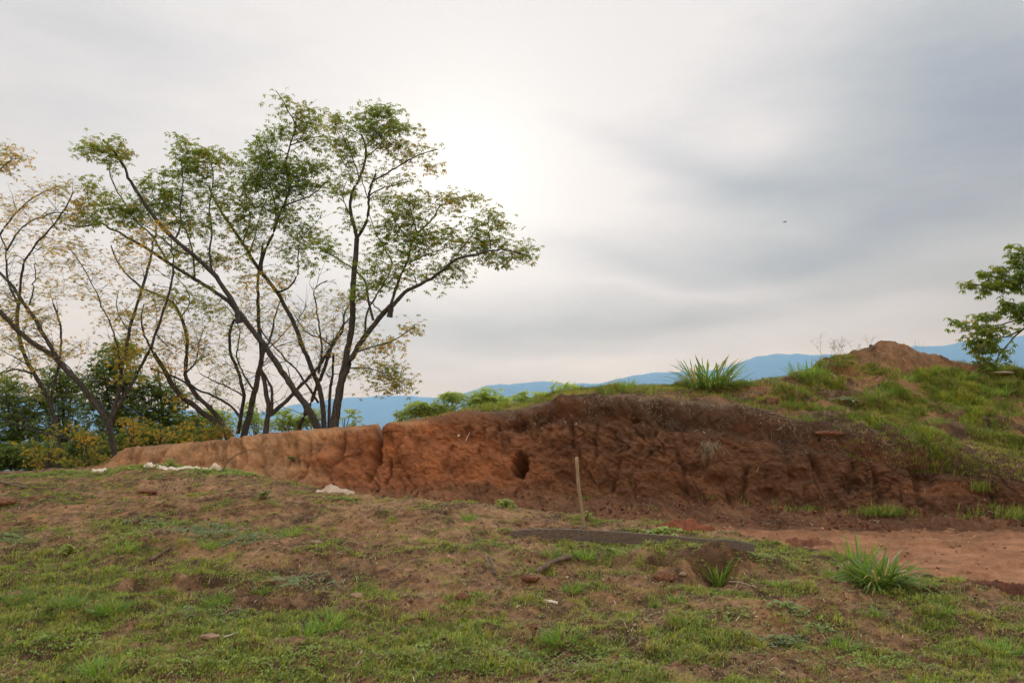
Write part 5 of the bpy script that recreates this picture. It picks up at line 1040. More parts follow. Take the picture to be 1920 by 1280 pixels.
def lump_template():
    t = (1+5**.5)/2; v = np.array([(-1,t,0),(1,t,0),(-1,-t,0),(1,-t,0),(0,-1,t),(0,1,t),(0,-1,-t),(0,1,-t),(t,0,-1),(t,0,1),(-t,0,-1),(-t,0,1)], float); v /= np.linalg.norm(v[0])
    f = np.array([(0,11,5),(0,5,1),(0,1,7),(0,7,10),(0,10,11),(1,5,9),(5,11,4),(11,10,2),(10,7,6),(7,1,8),(3,9,4),(3,4,2),(3,2,6),(3,6,8),(3,8,9),(4,9,5),(2,4,11),(6,2,10),(8,6,7),(9,8,1)])
    return v, f
def crumbs():
    v, f = lump_template()
    P = []; Sz = []; C = []
    x, y = polar_samples(34000, 4.3, 16, 40); ok = (on_knoll(x, y) > .4)*(path_mask(x, y) < .5); x, y = x[ok], y[ok]; P.append(gz(x, y)); Sz.append(.0025+.015*RNG.random(len(x))**5); C.append(np.tile([.20, .115, .068], (len(x), 1)))
    x = RNG.uniform(1.5, 13, 16000); y = RNG.uniform(6.5, 14.5, 16000); pm = path_mask(x, y); d = toe_y(np.arctan2(x, y))-y; cl = fbm(x*1.5, y*3, 81.0, 3)
    ok = (pm > .3)*(RNG.random(len(x)) < np.clip(.05+1.1*cl+.6*np.exp(-d/.6), .01, 1)); x, y, d = x[ok], y[ok], d[ok]; P.append(gz(x, y)); Sz.append(.004+.026*RNG.random(len(x))**7*(1+.8*np.exp(-d/.8))); C.append(np.tile([.33, .18, .105], (len(x), 1)))
    m = BMASK; P3, Nn, k = bank_pick(sstep(1.2, 1.9, m['vv'])*(1-sstep(2.8, 3.2, m['vv']))*sstep(560, 800, m['px']), 9000); kk = RNG.random(len(P3)) < np.clip(.3+1.2*fbm(P3[:, 0]*1.4, P3[:, 1]*2, 5.0, 3), 0, 1); P3 = P3[kk]; P.append(P3); Sz.append(.005+.034*RNG.random(len(P3))**5); C.append(np.tile([.17, .072, .042], (len(P3), 1)))
    P = np.concatenate(P); Sz = np.concatenate(Sz); C = np.concatenate(C); n = len(P)
    rot = RNG.normal(0, 1, (n, 3, 3)); rot = np.linalg.qr(rot)[0]; sc_ = RNG.uniform(.6, 1.3, (n, 1, 3)); vv_ = (v[None]*sc_*(1+RNG.normal(0, .14, (n, 12, 1))))@rot*Sz[:, None, None]
    V = (P[:, None]+vv_+np.array([0, 0, 1])*Sz[:, None, None]*.35).reshape(-1, 3); F = (np.arange(n)[:, None, None]*12+f[None]).reshape(-1, 3)
    o = mesh_np('soil_crumbs', V, F, MAT['soil'], cols={'col': np.repeat(C*RNG.uniform(.4, 1.5, (n, 1)), 12, 0)}); tag(o, 'loose crumbs and small clods of red soil on the ground', 'soil crumbs', kind='stuff')
grass_cover(); bank_cover(); crumbs()

# ------------------------------------------------------------------ single things on the ground and the bank
MAT['tuft'] = leaf_mat('tuft', [(0, (.42, .33, .18)), (.2, (.20, .22, .08)), (.5, (.09, .19, .035)), (.75, (.13, .27, .04)), (1, (.22, .38, .06))], .4, .45, 1.5)
MAT['wood_grey'] = simple_mat('wood_grey', (.022, .017, .014), (.16, .125, .10), 7, (1.2, 14, 22), .9, .5, .006)
MAT['wood_stake'] = simple_mat('wood_stake', (.17, .14, .10), (.33, .27, .19), 12, (8, 8, .8), .8, .3, .004)
MAT['stick'] = simple_mat('stick', (.05, .036, .027), (.17, .125, .09), 20, (1, 1, 1), .9, .4, .004)
MAT['sack'] = simple_mat('sack', (.36, .32, .27), (.66, .61, .55), 16, (1, 1, 1), .75, .25, .004)
MAT['cloth'] = simple_mat('cloth', (.20, .15, .11), (.50, .43, .35), 11, (1, 1, 1), .85, .35, .006)
MAT['stone'] = simple_mat('stone', (.14, .10, .07), (.30, .21, .145), 18, (1, 1, 1), .9, .5, .01)
MAT['pale_stone'] = simple_mat('pale_stone', (.40, .38, .34), (.65, .62, .57), 18, (1, 1, 1), .9, .3, .01)
MAT['clod'] = simple_mat('clod', (.075, .038, .024), (.21, .105, .062), 26, (1, 1, 1), 1, .9, .02)
MAT['dark_clod'] = simple_mat('dark_clod', (.02, .014, .010), (.085, .055, .038), 30, (1, 1, 1), 1, .9, .03)
MAT['heap'] = soil_mat('heap', 1.2, .9, .55)
MAT['slab'] = simple_mat('slab', (.26, .24, .21), (.40, .37, .33), 8, (1, 1, 1), .9, .3, .01)
MAT['feather'] = simple_mat('feather', (.01, .01, .011), (.025, .025, .028), 30)

def single(name, G, mat, loc, label, cat, group=None, smooth=True):
    loc = np.asarray(loc, float)
    G.V = [v-loc for v in G.V]; o = G.build(name, mat, None, smooth); o.location = [float(c) for c in loc]
    return tag(o, label, cat, group)
def tuft(name, P, n, L, w, label, tint=.6, rad=.05, lean=(.05, .9), bend=(.3, 1.5), group=None, cat='grass tuft', dead=.08, seg=6, flat=1.0):
    P = np.asarray(P, float); rng = np.random.default_rng(abs(hash_(label)) % 99991)
    az = rng.uniform(0, 6.283, n); rr = rad*np.sqrt(rng.random(n)); B = P + np.stack([np.cos(az)*rr, np.sin(az)*rr*flat, -.012+0*rr], -1)
    q = rng.random(n); l0 = lean[0]+(lean[1]-lean[0])*q; l1 = l0+rng.uniform(bend[0], bend[1], n)
    ti = np.clip(tint+rng.normal(0, .14, n), 0.21, 1); ti = np.where(rng.random(n) < dead, .05, ti)
    V, Q, a = arc_blades(B, az+rng.normal(0, .5, n), l0, l1, rng.uniform(L*.45, L, n), rng.uniform(w*.6, w, n), ti, seg, rng)
    G = Geo(); G.add(V, Q=Q, a=a); return single(name, G, MAT['tuft'], P, label, cat, group)
def hash_(t):
    h = 7
    for c in t: h = (h*131+ord(c)) % 1000003
    return h
def lump(name, P, r, mat, label, cat, seed=1, rough=.18, sub=3, group=None, sink=.3):
    v, f = lump_template()
    for _ in range(sub):
        e = {}; nf = []; vl = list(v)
        def mid(a, b):
            k = (min(a, b), max(a, b))
            if k not in e: m = (vl[a]+vl[b]); vl.append(m/np.linalg.norm(m)); e[k] = len(vl)-1
            return e[k]
        for a, b, c in f:
            x, y, z = mid(a, b), mid(b, c), mid(c, a); nf += [(a, x, z), (b, y, x), (c, z, y), (x, y, z)]
        v = np.array(vl); f = np.array(nf)
    d = 1+rough*fbm(v[:, 0]*1.6+seed, v[:, 1]*1.6, v[:, 2]*1.6, 4, .55)+rough*.3*ridged(v[:, 0]*3+seed, v[:, 1]*3, v[:, 2]*3, 2)
    V = v*d[:, None]*np.array(r); G = Geo(); P = np.asarray(P, float)+np.array([0, 0, r[2]*(1-sink*2)]); G.add(V+P, T=f)
    return single(name, G, mat, P, label, cat, group)
def stick(name, pts, r0, r1, mat, label, cat, branches=(), group=None, k=7):
    G = Geo(); pts = np.asarray(pts, float)
    def add(p, a, b):
        Q, q = resample(p, .03); Q = Q+.006*np.stack([fbm(q*9+a*100, 1.0, i*3.0, 2) for i in range(3)], 1); R = (a+(b-a)*q)*(1+.15*fbm(q*12, 5.0, a*50, 2)); V, F = tube(Q, R, k); G.add(V, Q=F)
        for e, sgn in ((0, 1), (-1, -1)):
            ring = V[:k] if e == 0 else V[-k:]; c = ring.mean(0); T = np.array([[k, i, (i+1) % k][::sgn] for i in range(k)]); G.add(np.concatenate([ring, [c]]), T=T)
    add(pts, r0, r1)
    for b in branches: add(np.asarray(b[0], float), b[1], b[2])
    return single(name, G, mat, pts[0], label, cat, group)
def gp(px, py, up=0.0): return hit(px, py)+np.array([0, 0, up])

def bank_top_z(X, Yy):
    px = th2px(np.arctan2(X, Yy)); ci = np.clip(np.searchsorted(BPX, px), 0, len(BPX)-1); r0 = int(np.searchsorted(BVV, 5.3)); out = np.zeros(X.shape)
    Bs = gsmooth(gsmooth(BP[:, r0:, :], 3, 0), 3, 1)
    for c in np.unique(ci):
        m = ci == c; yy = np.maximum.accumulate(Bs[c, :, 1]); out[m] = np.interp(Yy[m], yy, Bs[c, :, 2])
    return out
def things():
    # ---- wooden stake behind the board
    base = hit(1094, 992); Yb = base[1]; top = at(1080.5, 857, Yb-.05); low = base-(top-base)*.18
    G = Geo(); n = 14; t = np.linspace(0, 1, n)[:, None]; C = low*(1-t)+top*t + np.stack([.006*np.sin(t[:, 0]*7), 0*t[:, 0], 0*t[:, 0]], -1)
    w = (.019+.0*t[:, 0]); sq = np.array([(-1, -.75), (-.75, -1), (.75, -1), (1, -.75), (1, .75), (.75, 1), (-.75, 1), (-1, .75)])
    V = C[:, None]+np.stack([sq[None, :, 0]*w[:, None]*1.05, sq[None, :, 1]*w[:, None]*.9, 0*sq[None, :, 0]*w[:, None]], -1); V = V.reshape(-1, 3)
    F = [(i*8+j, i*8+(j+1) % 8, (i+1)*8+(j+1) % 8, (i+1)*8+j) for i in range(n-1) for j in range(8)]
    V = np.concatenate([V, [C[-1]+[0, 0, .006]]]); T = [((n-1)*8+j, (n-1)*8+(j+1) % 8, n*8) for j in range(8)]
    G.add(V, Q=np.array(F), T=np.array(T)); single('wooden_stake', G, MAT['wood_stake'], base, 'slender pale wooden stake standing upright before the red bank', 'stake')
    # ---- old board on edge
    tp = [(957, 996), (975, 993.5), (1010, 992), (1060, 991.5), (1100, 994), (1160, 997), (1210, 1001), (1260, 1004.5), (1300, 1009), (1340, 1011.5), (1368, 1012), (1385, 1014), (1402, 1018), (1415, 1021)]
    bt = [(957, 1010), (975, 1012), (1010, 1013.5), (1060, 1016), (1100, 1019), (1160, 1022), (1210, 1025), (1260, 1027), (1300, 1030), (1340, 1031), (1368, 1032), (1385, 1034), (1402, 1037), (1415, 1039)]
    G = Geo(); n = 60; xs = np.linspace(957, 1415, n); Yp = None
    ty = np.interp(xs, [p[0] for p in tp], [p[1] for p in tp])+.5*fbm(xs*.06, 1.0, 1.0, 3); by = np.interp(xs, [p[0] for p in bt], [p[1] for p in bt])
    yy_ = np.array([hit(a_, b_+1)[1] for a_, b_ in zip(xs, by)]); Yp = np.polyval(np.polyfit(xs-1180, yy_, 2), xs-1180)
    A = at(xs, ty, Yp+.03); Bm = at(xs, by-4.5, Yp); th = .036
    rows = []
    for u, off in ((0, 0), (.33, 0), (.66, 0), (1, 0)): rows.append(Bm*(1-u)+A*u+np.stack([0*xs, -.004*fbm(xs*.03, u*4, 2.0, 3), 0*xs], -1))
    for u in (1, .5, 0): rows.append(Bm*(1-u)+A*u+np.array([0, th, .004 if u == 1 else 0]))
    V = np.stack(rows, 1).reshape(-1, 3); m = len(rows); F = [(i*m+j, (i+1)*m+j, (i+1)*m+(j+1) % m, i*m+(j+1) % m) for i in range(n-1) for j in range(m)]
    G.add(V, Q=np.array(F)); G.Q.append(np.array([(0, 3, 4, 6), (0, 1, 2, 3), ((n-1)*m, (n-1)*m+6, (n-1)*m+4, (n-1)*m+3)])); single('old_board', G, MAT['wood_grey'], Bm[0], 'long weathered dark board lying on edge across the knoll', 'board', smooth=False)
    # ---- plastic sack sheet on the crest
    def sheet(name, pts, wid, h, mat, label, cat, seed, wr=1.0, hump=()):
        Pn = np.array([hit(a, b) for a, b in pts]); Q, q = resample(Pn, .03); n = len(Q); m = 22; u = np.linspace(-1, 1, m)
        tn = np.gradient(Q, axis=0); sd = np.stack([-tn[:, 1], tn[:, 0], 0*tn[:, 0]], -1); sd /= np.linalg.norm(sd, axis=1)[:, None]
        W_ = wid*(1+.35*fbm(q*6, seed, 0.0, 3))*np.clip(np.minimum(q, 1-q)*14, .25, 1)
        X = Q[:, None]+sd[:, None]*(u[None]*W_[:, None])[..., None]; gz_ = gh(X[..., 0], X[..., 1])
        hh = h*(1-np.abs(u)**3)[None]*(1+.6*fbm(q*7, seed+3., 0.0, 3))[:, None]
        for (q0, qw, ha) in hump: hh = hh+ha*np.exp(-((q-q0)/qw)**2)[:, None]*np.clip(1-u*u, 0, 1)[None]
        Z = gz_+.006+np.maximum(hh, 0)+wr*.016*ridged(X[..., 0]*9+seed, X[..., 1]*9, 0.0, 3)*np.clip(1.15-np.abs(u), 0, 1)[None]
        X = X.copy(); X[..., 2] = Z; G = Geo(); G.add(X.reshape(-1, 3), Q=grid_faces(n, m)); e = X.copy(); e[..., 2] -= .012; G.add(e.reshape(-1, 3), Q=grid_faces(n, m)[:, ::-1]); return single(name, G, mat, Q[0], label, cat)
    sheet('plastic_sheet', [(270, 876), (290, 878), (320, 879), (350, 880), (380, 881), (400, 882), (416, 883)], .07, .012, MAT['sack'], 'long narrow crumpled white plastic sheet on the crest by the bank end', 'sheet', 3., 1.2, hump=((.95, .06, .085), (.08, .08, .035)))
    sheet('crumpled_cloth', [(594, 923), (615, 925), (640, 925), (664, 926)], .11, .01, MAT['cloth'], 'dirty crumpled beige cloth where the grass meets the red bank', 'cloth', 8., 1.1, hump=((.45, .18, .05), (.85, .1, .02)))
    sheet('crumpled_bag', [(173, 886), (184, 885), (196, 886)], .09, .04, MAT['sack'], 'small pale crumpled bag beside the big forked trunk', 'bag', 5., 1.0)
    sheet('scrap_of_paper', [(1020, 1131), (1032, 1129), (1046, 1134)], .022, .012, MAT['sack'], 'small torn white scrap lying in the grass below the board', 'paper scrap', 6., .3)
    # ---- bare twig with a long arm
    Yt = hit(418, 887)[1]+.05
    P = lambda *a: [at(x, y, Yt+d) for x, y, d in a]
    stick('bare_twig', P((417, 889, 0), (420, 880, 0), (423, 872, .02), (422, 866, .02), (417, 861, .03), (428, 862, .02), (431, 857, .05), (440, 851, .12), (455, 846, .2), (478, 841, .3)), .014, .005, MAT['stick'], 'bare crooked twig sticking up with one long arm beside the plastic sheet', 'twig', [(P((419, 862, .03), (413, 861, .05), (409, 863, .06)), .012, .008), (P((426, 862, .02), (430, 866, 0)), .010, .006)])
    # ---- sticks and logs
    a, b, c = gp(-30, 901, .05), gp(12, 911, .05), gp(50, 920, .03); stick('fallen_branch', [a, b, c], .035, .018, MAT['stick'], 'grey fallen branch lying at the left edge of the knoll', 'branch', [([b, gp(30, 908, .06), gp(44, 914, .04)], .014, .008)])
    stick('fallen_branch', [gp(-20, 888, .02), gp(0, 890, .04), gp(22, 891, .03)], .018, .01, MAT['stick'], 'thin pale branch on the skyline at the left edge', 'branch')
    stick('fallen_branch', [gp(282, 1052, .01), gp(300, 1042, .025), gp(320, 1032, .03)], .018, .012, MAT['stick'], 'straight brown stick lying in the grass left of centre', 'stick')
    stick('fallen_branch', [gp(1005, 1078, .0), gp(1030, 1066, .05), gp(1050, 1058, .06), gp(1071, 1052, .04)], .028, .022, MAT['stick'], 'thick curved root lying half buried just below the board', 'root')
    stick('fallen_branch', [gp(917, 1055, .05), gp(922, 1066, .03), gp(928, 1079, .01)], .016, .01, MAT['wood_grey'], 'short grey stick standing askew below the left end of the board', 'stick')
    stick('fallen_branch', [gp(575, 980, .01), gp(588, 975, .02), gp(600, 969, .02)], .013, .008, MAT['stick'], 'small brown stick on the bare soil below the beige cloth', 'stick')
    stick('fallen_branch', [gp(1368, 1096, .02), gp(1390, 1100, .02), gp(1418, 1107, .015)], .008, .006, MAT['wood_stake'], 'pale straw-coloured stick right of the small grass tuft by the hollow', 'stick')
    stick('fallen_branch', [gp(740, 926, .01), gp(750, 929, .03), gp(760, 933, .02)], .014, .008, MAT['stick'], 'little stick on the crest at the foot of the red bank', 'stick')
    stick('fallen_branch', [gp(420, 1203, .03), gp(432, 1196, .012), (gp(448, 1194, .01))], .006, .004, MAT['sack'], 'whitish curved twig in the grass near the lower left', 'twig')
    c0 = hit(1597, 1072); stick('wood_chunk', [c0+[-.14, -.05, .02], c0+[-.04, 0, .07], c0+[.10, .03, .09]], .045, .032, MAT['stone'], 'broken tan wood chunk leaning against the big grass tuft', 'wood')
    # ---- stub on the mound and pale cut stems on the bank
    p, nn = hit_bank(1628, 668); stick('dead_stub', [p+[0, 0, -.05], at(1629, 660, p[1]), at(1633, 646, p[1])], .055, .04, MAT['stick'], 'short dead stub beside the heap on the mound', 'stub', [([at(1631, 655, p[1]), at(1637, 650, p[1]), at(1641, 649, p[1])], .035, .02)])
    p, nn = hit_bank(873, 826); stick('dry_stem', [at(873, 826, p[1]-.10), at(878, 816, p[1]-.08), at(881, 809, p[1]-.02)], .009, .006, MAT['sack'], 'thin pale stem poking out of the red bank face', 'stem')
    p, nn = hit_bank(1563, 706); q_, n_ = hit_bank(1572, 718); stick('dry_stem', [q_+n_*.05, (p+q_)/2+n_*.12, p+n_*.10+[0, 0, .05], p+n_*.14+[-.10, 0, .02]], .016, .010, MAT['sack'], 'pale bent stem on the bare soil below the mound top', 'stem')
    # root clumps hanging from the bank
    for (x, y, ln, cnt, lab) in [(1331, 838, .42, 70, 'pale clump of dry roots hanging from the dark bank face'), (1262, 785, .3, 30, 'thin fan of roots hanging below the turf lip'), (1470, 838, .34, 34, 'loose roots draped over the bank right of the pale root clump'), (1500, 845, .30, 26, 'thin pale roots left of the overhanging clod'), (1565, 718, .22, 40, 'dry stalk bundle on the bare patch below the mound top')]:
        p, nn = hit_bank(x, y); G = Geo(); rng = np.random.default_rng(x)
        for i in range(cnt):
            s0 = p+nn*rng.uniform(.02, .12)+np.array([rng.normal(0, .07), 0, rng.normal(0, .05)]); L = ln*rng.uniform(.5, 1.1); t = np.linspace(0, 1, 6)[:, None]; sw = rng.normal(0, .10)
            C = s0+np.array([sw, -.03, -L])*t+np.stack([.03*np.sin(t[:, 0]*rng.uniform(4, 9)+rng.random()*6), .02*np.cos(t[:, 0]*6), 0*t[:, 0]], -1)+nn*(.05*np.sin(t*3)); V, F = tube(C, np.linspace(.005, .0025, 6), 4); G.add(V, Q=F)
        single('root_clump', G, MAT['wood_stake'] if cnt > 60 else MAT['stick'], p, lab, 'roots', 'dry roots hanging on the bank')
    # ---- stones and clods
    S = 'stones and clods on the knoll'
    for (x, y, r, m, lab, cat, nm) in [
        (1246, 1090, (.105, .07, .065), 'clod', 'large rounded dark red clod left of the hollow', 'clod', 'soil_clod'), (868, 1126, (.062, .045, .04), 'clod', 'dark brown clod in the grass left of the white scrap', 'clod', 'soil_clod'),
        (668, 1120, (.06, .04, .03), 'stone', 'flat pinkish stone in the grass near the middle', 'stone', 'flat_stone'), (275, 927, (.15, .09, .05), 'clod', 'low dark clod near the top of the left knoll', 'clod', 'soil_clod'),
        (145, 998, (.08, .06, .02), 'stone', 'flat pale patch of stone on the left knoll', 'stone', 'flat_stone'), (12, 947, (.16, .10, .07), 'clod', 'dark clod at the left edge below the fallen branch', 'clod', 'soil_clod'),
        (395, 1198, (.07, .04, .018), 'stone', 'flat orange stone in the green grass at lower left', 'stone', 'flat_stone'), (592, 1020, (.07, .05, .025), 'stone', 'tan stone above the middle of the left slope', 'stone', 'flat_stone'),
        (1000, 1182, (.035, .03, .028), 'clod', 'small dark clod below the white scrap', 'clod', 'soil_clod'), (995, 1092, (.08, .05, .035), 'clod', 'dark clod beneath the half buried root', 'clod', 'soil_clod'),
        (972, 986, (.035, .03, .025), 'clod', 'tiny clod just above the left end of the board', 'clod', 'soil_clod'), (515, 1022, (.05, .02, .012), 'stone', 'small grey curled bark chip on the left slope', 'bark chip', 'bark_chip'),
        (1280, 1080, (.035, .03, .02), 'stone', 'small grey stone beside the large rounded clod', 'stone', 'small_stone'), (1175, 1152, (.025, .02, .016), 'stone', 'small reddish stone on the bare patch below the board', 'stone', 'small_stone')]:
        lump(nm, gp(x, y), r, MAT[m], lab, cat, x*.37, .16, 3, S)
    p, nn = hit_bank(1080, 797); lump('small_stone', p+nn*.01, (.026, .022, .03), MAT['stone'], 'small pale stone stuck high in the bank face', 'stone', 2., .2, 2)
    p, nn = hit_bank(860, 817); lump('small_stone', p+nn*.015, (.028, .02, .022), MAT['pale_stone'], 'tiny white stone set in the red bank face left of the burrow', 'stone', 3., .2, 2)
    # overhanging turf sods on the bank
    for (x, y, r, lab) in [(1560, 814, (.26, .12, .05), 'dark shaggy sod jutting from the bank below the slope'), (1448, 752, (.20, .14, .10), 'rounded bare clod on the bank slope left of the mound'), (1455, 775, (.14, .12, .05), 'small flat bare clod below the rounded one on the slope')]:
        p, nn = hit_bank(x, y); lump('turf_sod' if x == 1560 else 'soil_clod', p-nn*.09, r, MAT['clod' if x == 1560 else 'clod'], lab, 'sod' if x == 1560 else 'clod', x*.1, .3, 4)
    p, nn = hit_bank(1872, 702); lump('concrete_slab', p, (.30, .30, .05), MAT['slab'], 'flat grey slab in the grass on top at the right', 'slab', 4., .1, 3)
    q = gp(1342, 1060); tuft('grass_tuft', q+[.0, .20, .05], 260, .075, .005, 'short turf on top of the dark earth mound by the board', .5, .24, (.1, 1.2), (.1, 1.0), seg=4, flat=.7, dead=.3)
    # ---- heaps of loose earth
    def heap(x, y, rx, ry, h, lab, seed, col, onbank=False, prof=None, nx=220, ny=150, sh=0.0):
        c = hit_bank(x, y)[0] if onbank else hit(x, y)
        u = np.linspace(-1.25, 1.25, nx)[:, None]; v = np.linspace(-1.3, 1.3, ny)[None]; X = c[0]+u*rx+0*v; Yy = c[1]+v*ry+0*u
        rr = np.sqrt((u+sh*(v*0))**2+v**2); base = (np.maximum(1-rr, 0)**.9) if prof is None else np.interp(u[:, 0], prof[0], prof[1])[:, None]*np.clip(1-np.abs(v)**1.6, 0, 1)**1.0
        hh = h*base; e = np.clip(base*4, 0, 1)
        Z = c[2]+hh+e*(h*.16*fbm(X*3/max(rx, .3), Yy*3/max(rx, .3), seed, 4, .6)+.018*fbm(X*9, Yy*9, seed, 4, .65)+.025*np.maximum(fbm(X*5, Yy*5, seed+4, 3), 0))-(.12+h*.1+(.7 if onbank else 0))*(1-np.clip(base*7, 0, 1))-(.09*u*rx if onbank else 0)
        rel = e*(h*.16*fbm(X*3/max(rx, .3), Yy*3/max(rx, .3), seed, 4, .6)+.025*fbm(X*7, Yy*7, seed, 4, .7)+.05*np.maximum(fbm(X*4.5, Yy*4.5, seed+4, 3), 0))
        Z = (bank_top_z(X, Yy) if onbank else gh(X, Yy))+hh+rel-.06*(1-e)-.01
        C = np.array(col)*(1+.3*fbm(X*3, Yy*3, seed, 4)+.35*fbm(X*14, Yy*14, seed, 3))[..., None]
        o = mesh_np('soil_heap', (np.stack([X, Yy, Z], -1)-c).reshape(-1, 3), grid_faces(nx, ny), MAT['heap'], cols={'col': np.clip(C, .01, .8).reshape(-1, 3)}); o.location = [float(q) for q in c]; return tag(o, lab, 'soil heap')
    # large pile on top of the mound: peak left of centre, long tail to the right
    heap(1700, 672, 1.50, .85, .47, 'pointed heap of loose brown earth on top of the mound', 3.3, (.185, .108, .062), True, prof=([-1.25, -1.0, -.86, -.6, -.38, -.27, -.16, .0, .12, .4, .7, .9, 1.0, 1.25], [0, .06, .24, .56, .86, .96, .90, .70, .58, .48, .38, .18, .05, 0]))
    heap(1285, 990, .42, .22, .085, 'small heap of crumbly red earth behind the board', 6.1, (.20, .075, .04))
    heap(1520, 1022, .42, .20, .09, 'low crumbly heap at the edge of the dirt path', 7.7, (.20, .095, .055))
    heap(1893, 1110, .50, .24, .07, 'dark moist earth heap at the right edge of the path', 9.2, (.10, .045, .028))
    heap(1325, 1040, .72, .15, .05, 'crumbly dark earth mound over the hollow in front of the board', 14.2, (.115, .070, .043))
    heap(1605, 985, .5, .22, .07, 'low ridge of clods where the path meets the bank', 11.2, (.19, .085, .05))
    # ---- grass tufts
    tuft('grass_tuft', gp(1648, 1098), 320, .38, .020, 'largest grass tuft of broad blades beside the dirt path', .5, .16, (.15, 1.3), (.3, 1.7), dead=.07, seg=8)
    tuft('grass_tuft', gp(1612, 1088), 40, .46, .018, 'second clump leaning left out of the largest tuft', .7, .08, (.05, .7), (.1, .7), dead=.03, seg=8)
    tuft('grass_tuft', gp(1348, 1105), 70, .34, .010, 'small bright grass tuft in front of the dark hollow', .8, .05, (.05, .7), (.1, .9))
    p, _ = hit_bank(1330, 728); tuft('grass_tuft', p, 230, .98, .036, 'tall fountain-shaped grass clump on the skyline of the bank', .5, .42, (.3, 1.35), (.15, 1.0), seg=8, flat=.5)
    p, _ = hit_bank(1175, 732); tuft('grass_tuft', p, 90, .36, .014, 'small light green clump on the bank skyline left of the tall one', .8, .22, (.05, .7), (.2, .9), flat=.5)
    p, _ = hit_bank(1215, 730); tuft('grass_tuft', p, 36, .22, .012, 'tiny clump between the two larger skyline clumps', .6, .15, (.1, .9), (.2, .9))
    p, _ = hit_bank(1430, 722); tuft('grass_tuft', p, 90, .30, .012, 'wispy grass clump on the skyline right of the tall one', .7, .35, (.1, .9), (.1, .8), flat=.4)
    p, _ = hit_bank(1515, 712); tuft('grass_tuft', p, 150, .55, .014, 'soft upright grass clump against the mound left shoulder', .75, .35, (.05, .8), (.1, .8), flat=.4)
    p, _ = hit_bank(1565, 684); tuft('grass_tuft', p, 220, .32, .012, 'dense dark grass cushion at the mound top left corner', .35, .40, (.1, 1.3), (.2, 1.3), flat=.4)
    p, _ = hit_bank(1895, 700); tuft('grass_tuft', p, 90, .42, .012, 'spiky dark grass clump under the drooping tree branch', .3, .12, (.1, 1.2), (.1, .6))
    T_ = 'coarse grass tufts on the mound slope'
    for (x, y, n, L, ti, rad, lab) in [(1655, 742, 190, .38, .72, .35, 'broad green tuft on the slope under the heap'), (1625, 748, 90, .30, .7, .2, 'smaller green tuft left of the broad one'), (1485, 762, 120, .30, .7, .2, 'bright tuft on the slope beside the bare clods'),
                                  (1790, 772, 130, .28, .45, .25, 'dark green tuft right of the slope middle'), (1765, 795, 100, .26, .7, .2, 'green tuft low on the right slope'), (1740, 700, 200, .32, .95, .35, 'bright yellow-green tuft right below the heap'),
                                  (1800, 712, 200, .30, .9, .35, 'bright tuft below the tail of the heap'), (1860, 740, 180, .30, .9, .35, 'bright tuft under the grey slab'), (1550, 770, 120, .24, .6, .25, 'low tuft on the slope below the bare patch'), (1870, 815, 140, .30, .4, .3, 'dark tuft at the far right of the slope'),
                                  (1690, 712, 110, .24, .8, .25, 'yellowish tuft just under the heap foot'), (1900, 780, 140, .28, .75, .3, 'green tuft at the right edge of the mound'), (1590, 690, 80, .18, .5, .3, 'short tuft between the cushion and the dead stub'), (1720, 755, 120, .24, .55, .3, 'mid green tuft in the middle of the slope'), (1520, 790, 100, .22, .6, .3, 'low tuft above the jutting sod'), (1650, 965, 120, .26, .5, .25, 'grass tuft with pale stalks at the foot of the bank')]:
        p, _ = hit_bank(x, y); tuft('grass_tuft', p, n, L, .012, lab, ti, rad, (.05, 1.1), (.2, 1.2), group=T_, seg=4, flat=.6, dead=.12)
    K_ = 'green tufts scattered over the knoll'
    for (x, y, n, L, ti, lab) in [(205, 1150, 150, .16, .6, 'dense tuft at lower left under the long slope'), (128, 1140, 130, .16, .55, 'dense dark tuft at the left beside the lower one'), (30, 1130, 110, .15, .5, 'dark tuft at the left edge'), (490, 1112, 110, .11, .55, 'round dark tuft left of the flat pinkish stone'),
                                  (408, 1135, 120, .14, .6, 'soft tuft in the middle of the green patch at left'), (612, 1178, 130, .15, .85, 'bright tuft in the lower middle of the green strip'), (575, 1190, 110, .13, .8, 'bright tuft left of the one in the green strip'), (1052, 1205, 110, .15, .75, 'upright tuft at the lower middle'),
                                  (1098, 1052, 60, .16, .8, 'bright tuft right of the half buried root'), (1035, 1045, 90, .12, .5, 'fine tuft just under the board'), (1075, 1110, 120, .12, .6, 'tuft right of the white scrap'), (395, 1030, 50, .15, .8, 'small tuft on the brown part of the slope'),
                                  (230, 1035, 40, .17, .95, 'bright long-bladed sprig at left'), (130, 1035, 60, .10, .7, 'tuft above the green area at left'), (545, 1005, 90, .13, .85, 'light tuft below the flat tan stone'), (498, 998, 30, .12, .85, 'tiny light sprig in the centre left'), (112, 995, 70, .10, .6, 'small tuft near the pale flat patch at left'),
                                  (880, 975, 70, .14, .7, 'thin tuft on the crest below the seedling'), (1560, 1085, 60, .12, .7, 'thin tuft left of the broken wood chunk'), (1770, 1150, 60, .12, .65, 'tuft on the slope right of the largest tuft'), (1880, 1225, 110, .14, .8, 'bright tuft at the lower right edge'), (1580, 1215, 60, .13, .7, 'small tuft at the lower right middle'),
                                  (1000, 1240, 60, .10, .5, 'little tuft near the bottom in the middle'), (190, 1262, 130, .14, .8, 'bright tuft at the bottom left'), (1640, 1160, 50, .09, .6, 'little tuft below the largest tuft'), (1460, 1100, 60, .09, .8, 'short tuft right of the hollow'), (770, 1185, 50, .08, .6, 'short tuft left of the lower middle'), (1270, 1130, 60, .10, .6, 'tuft below the large rounded clod')]:
        tuft('grass_tuft', gp(x, y), int(n*1.5), L*1.15, .0075, lab, ti, .05+.0004*n, (.1, 1.1), (.2, 1.2), group=K_, seg=4, dead=.06)
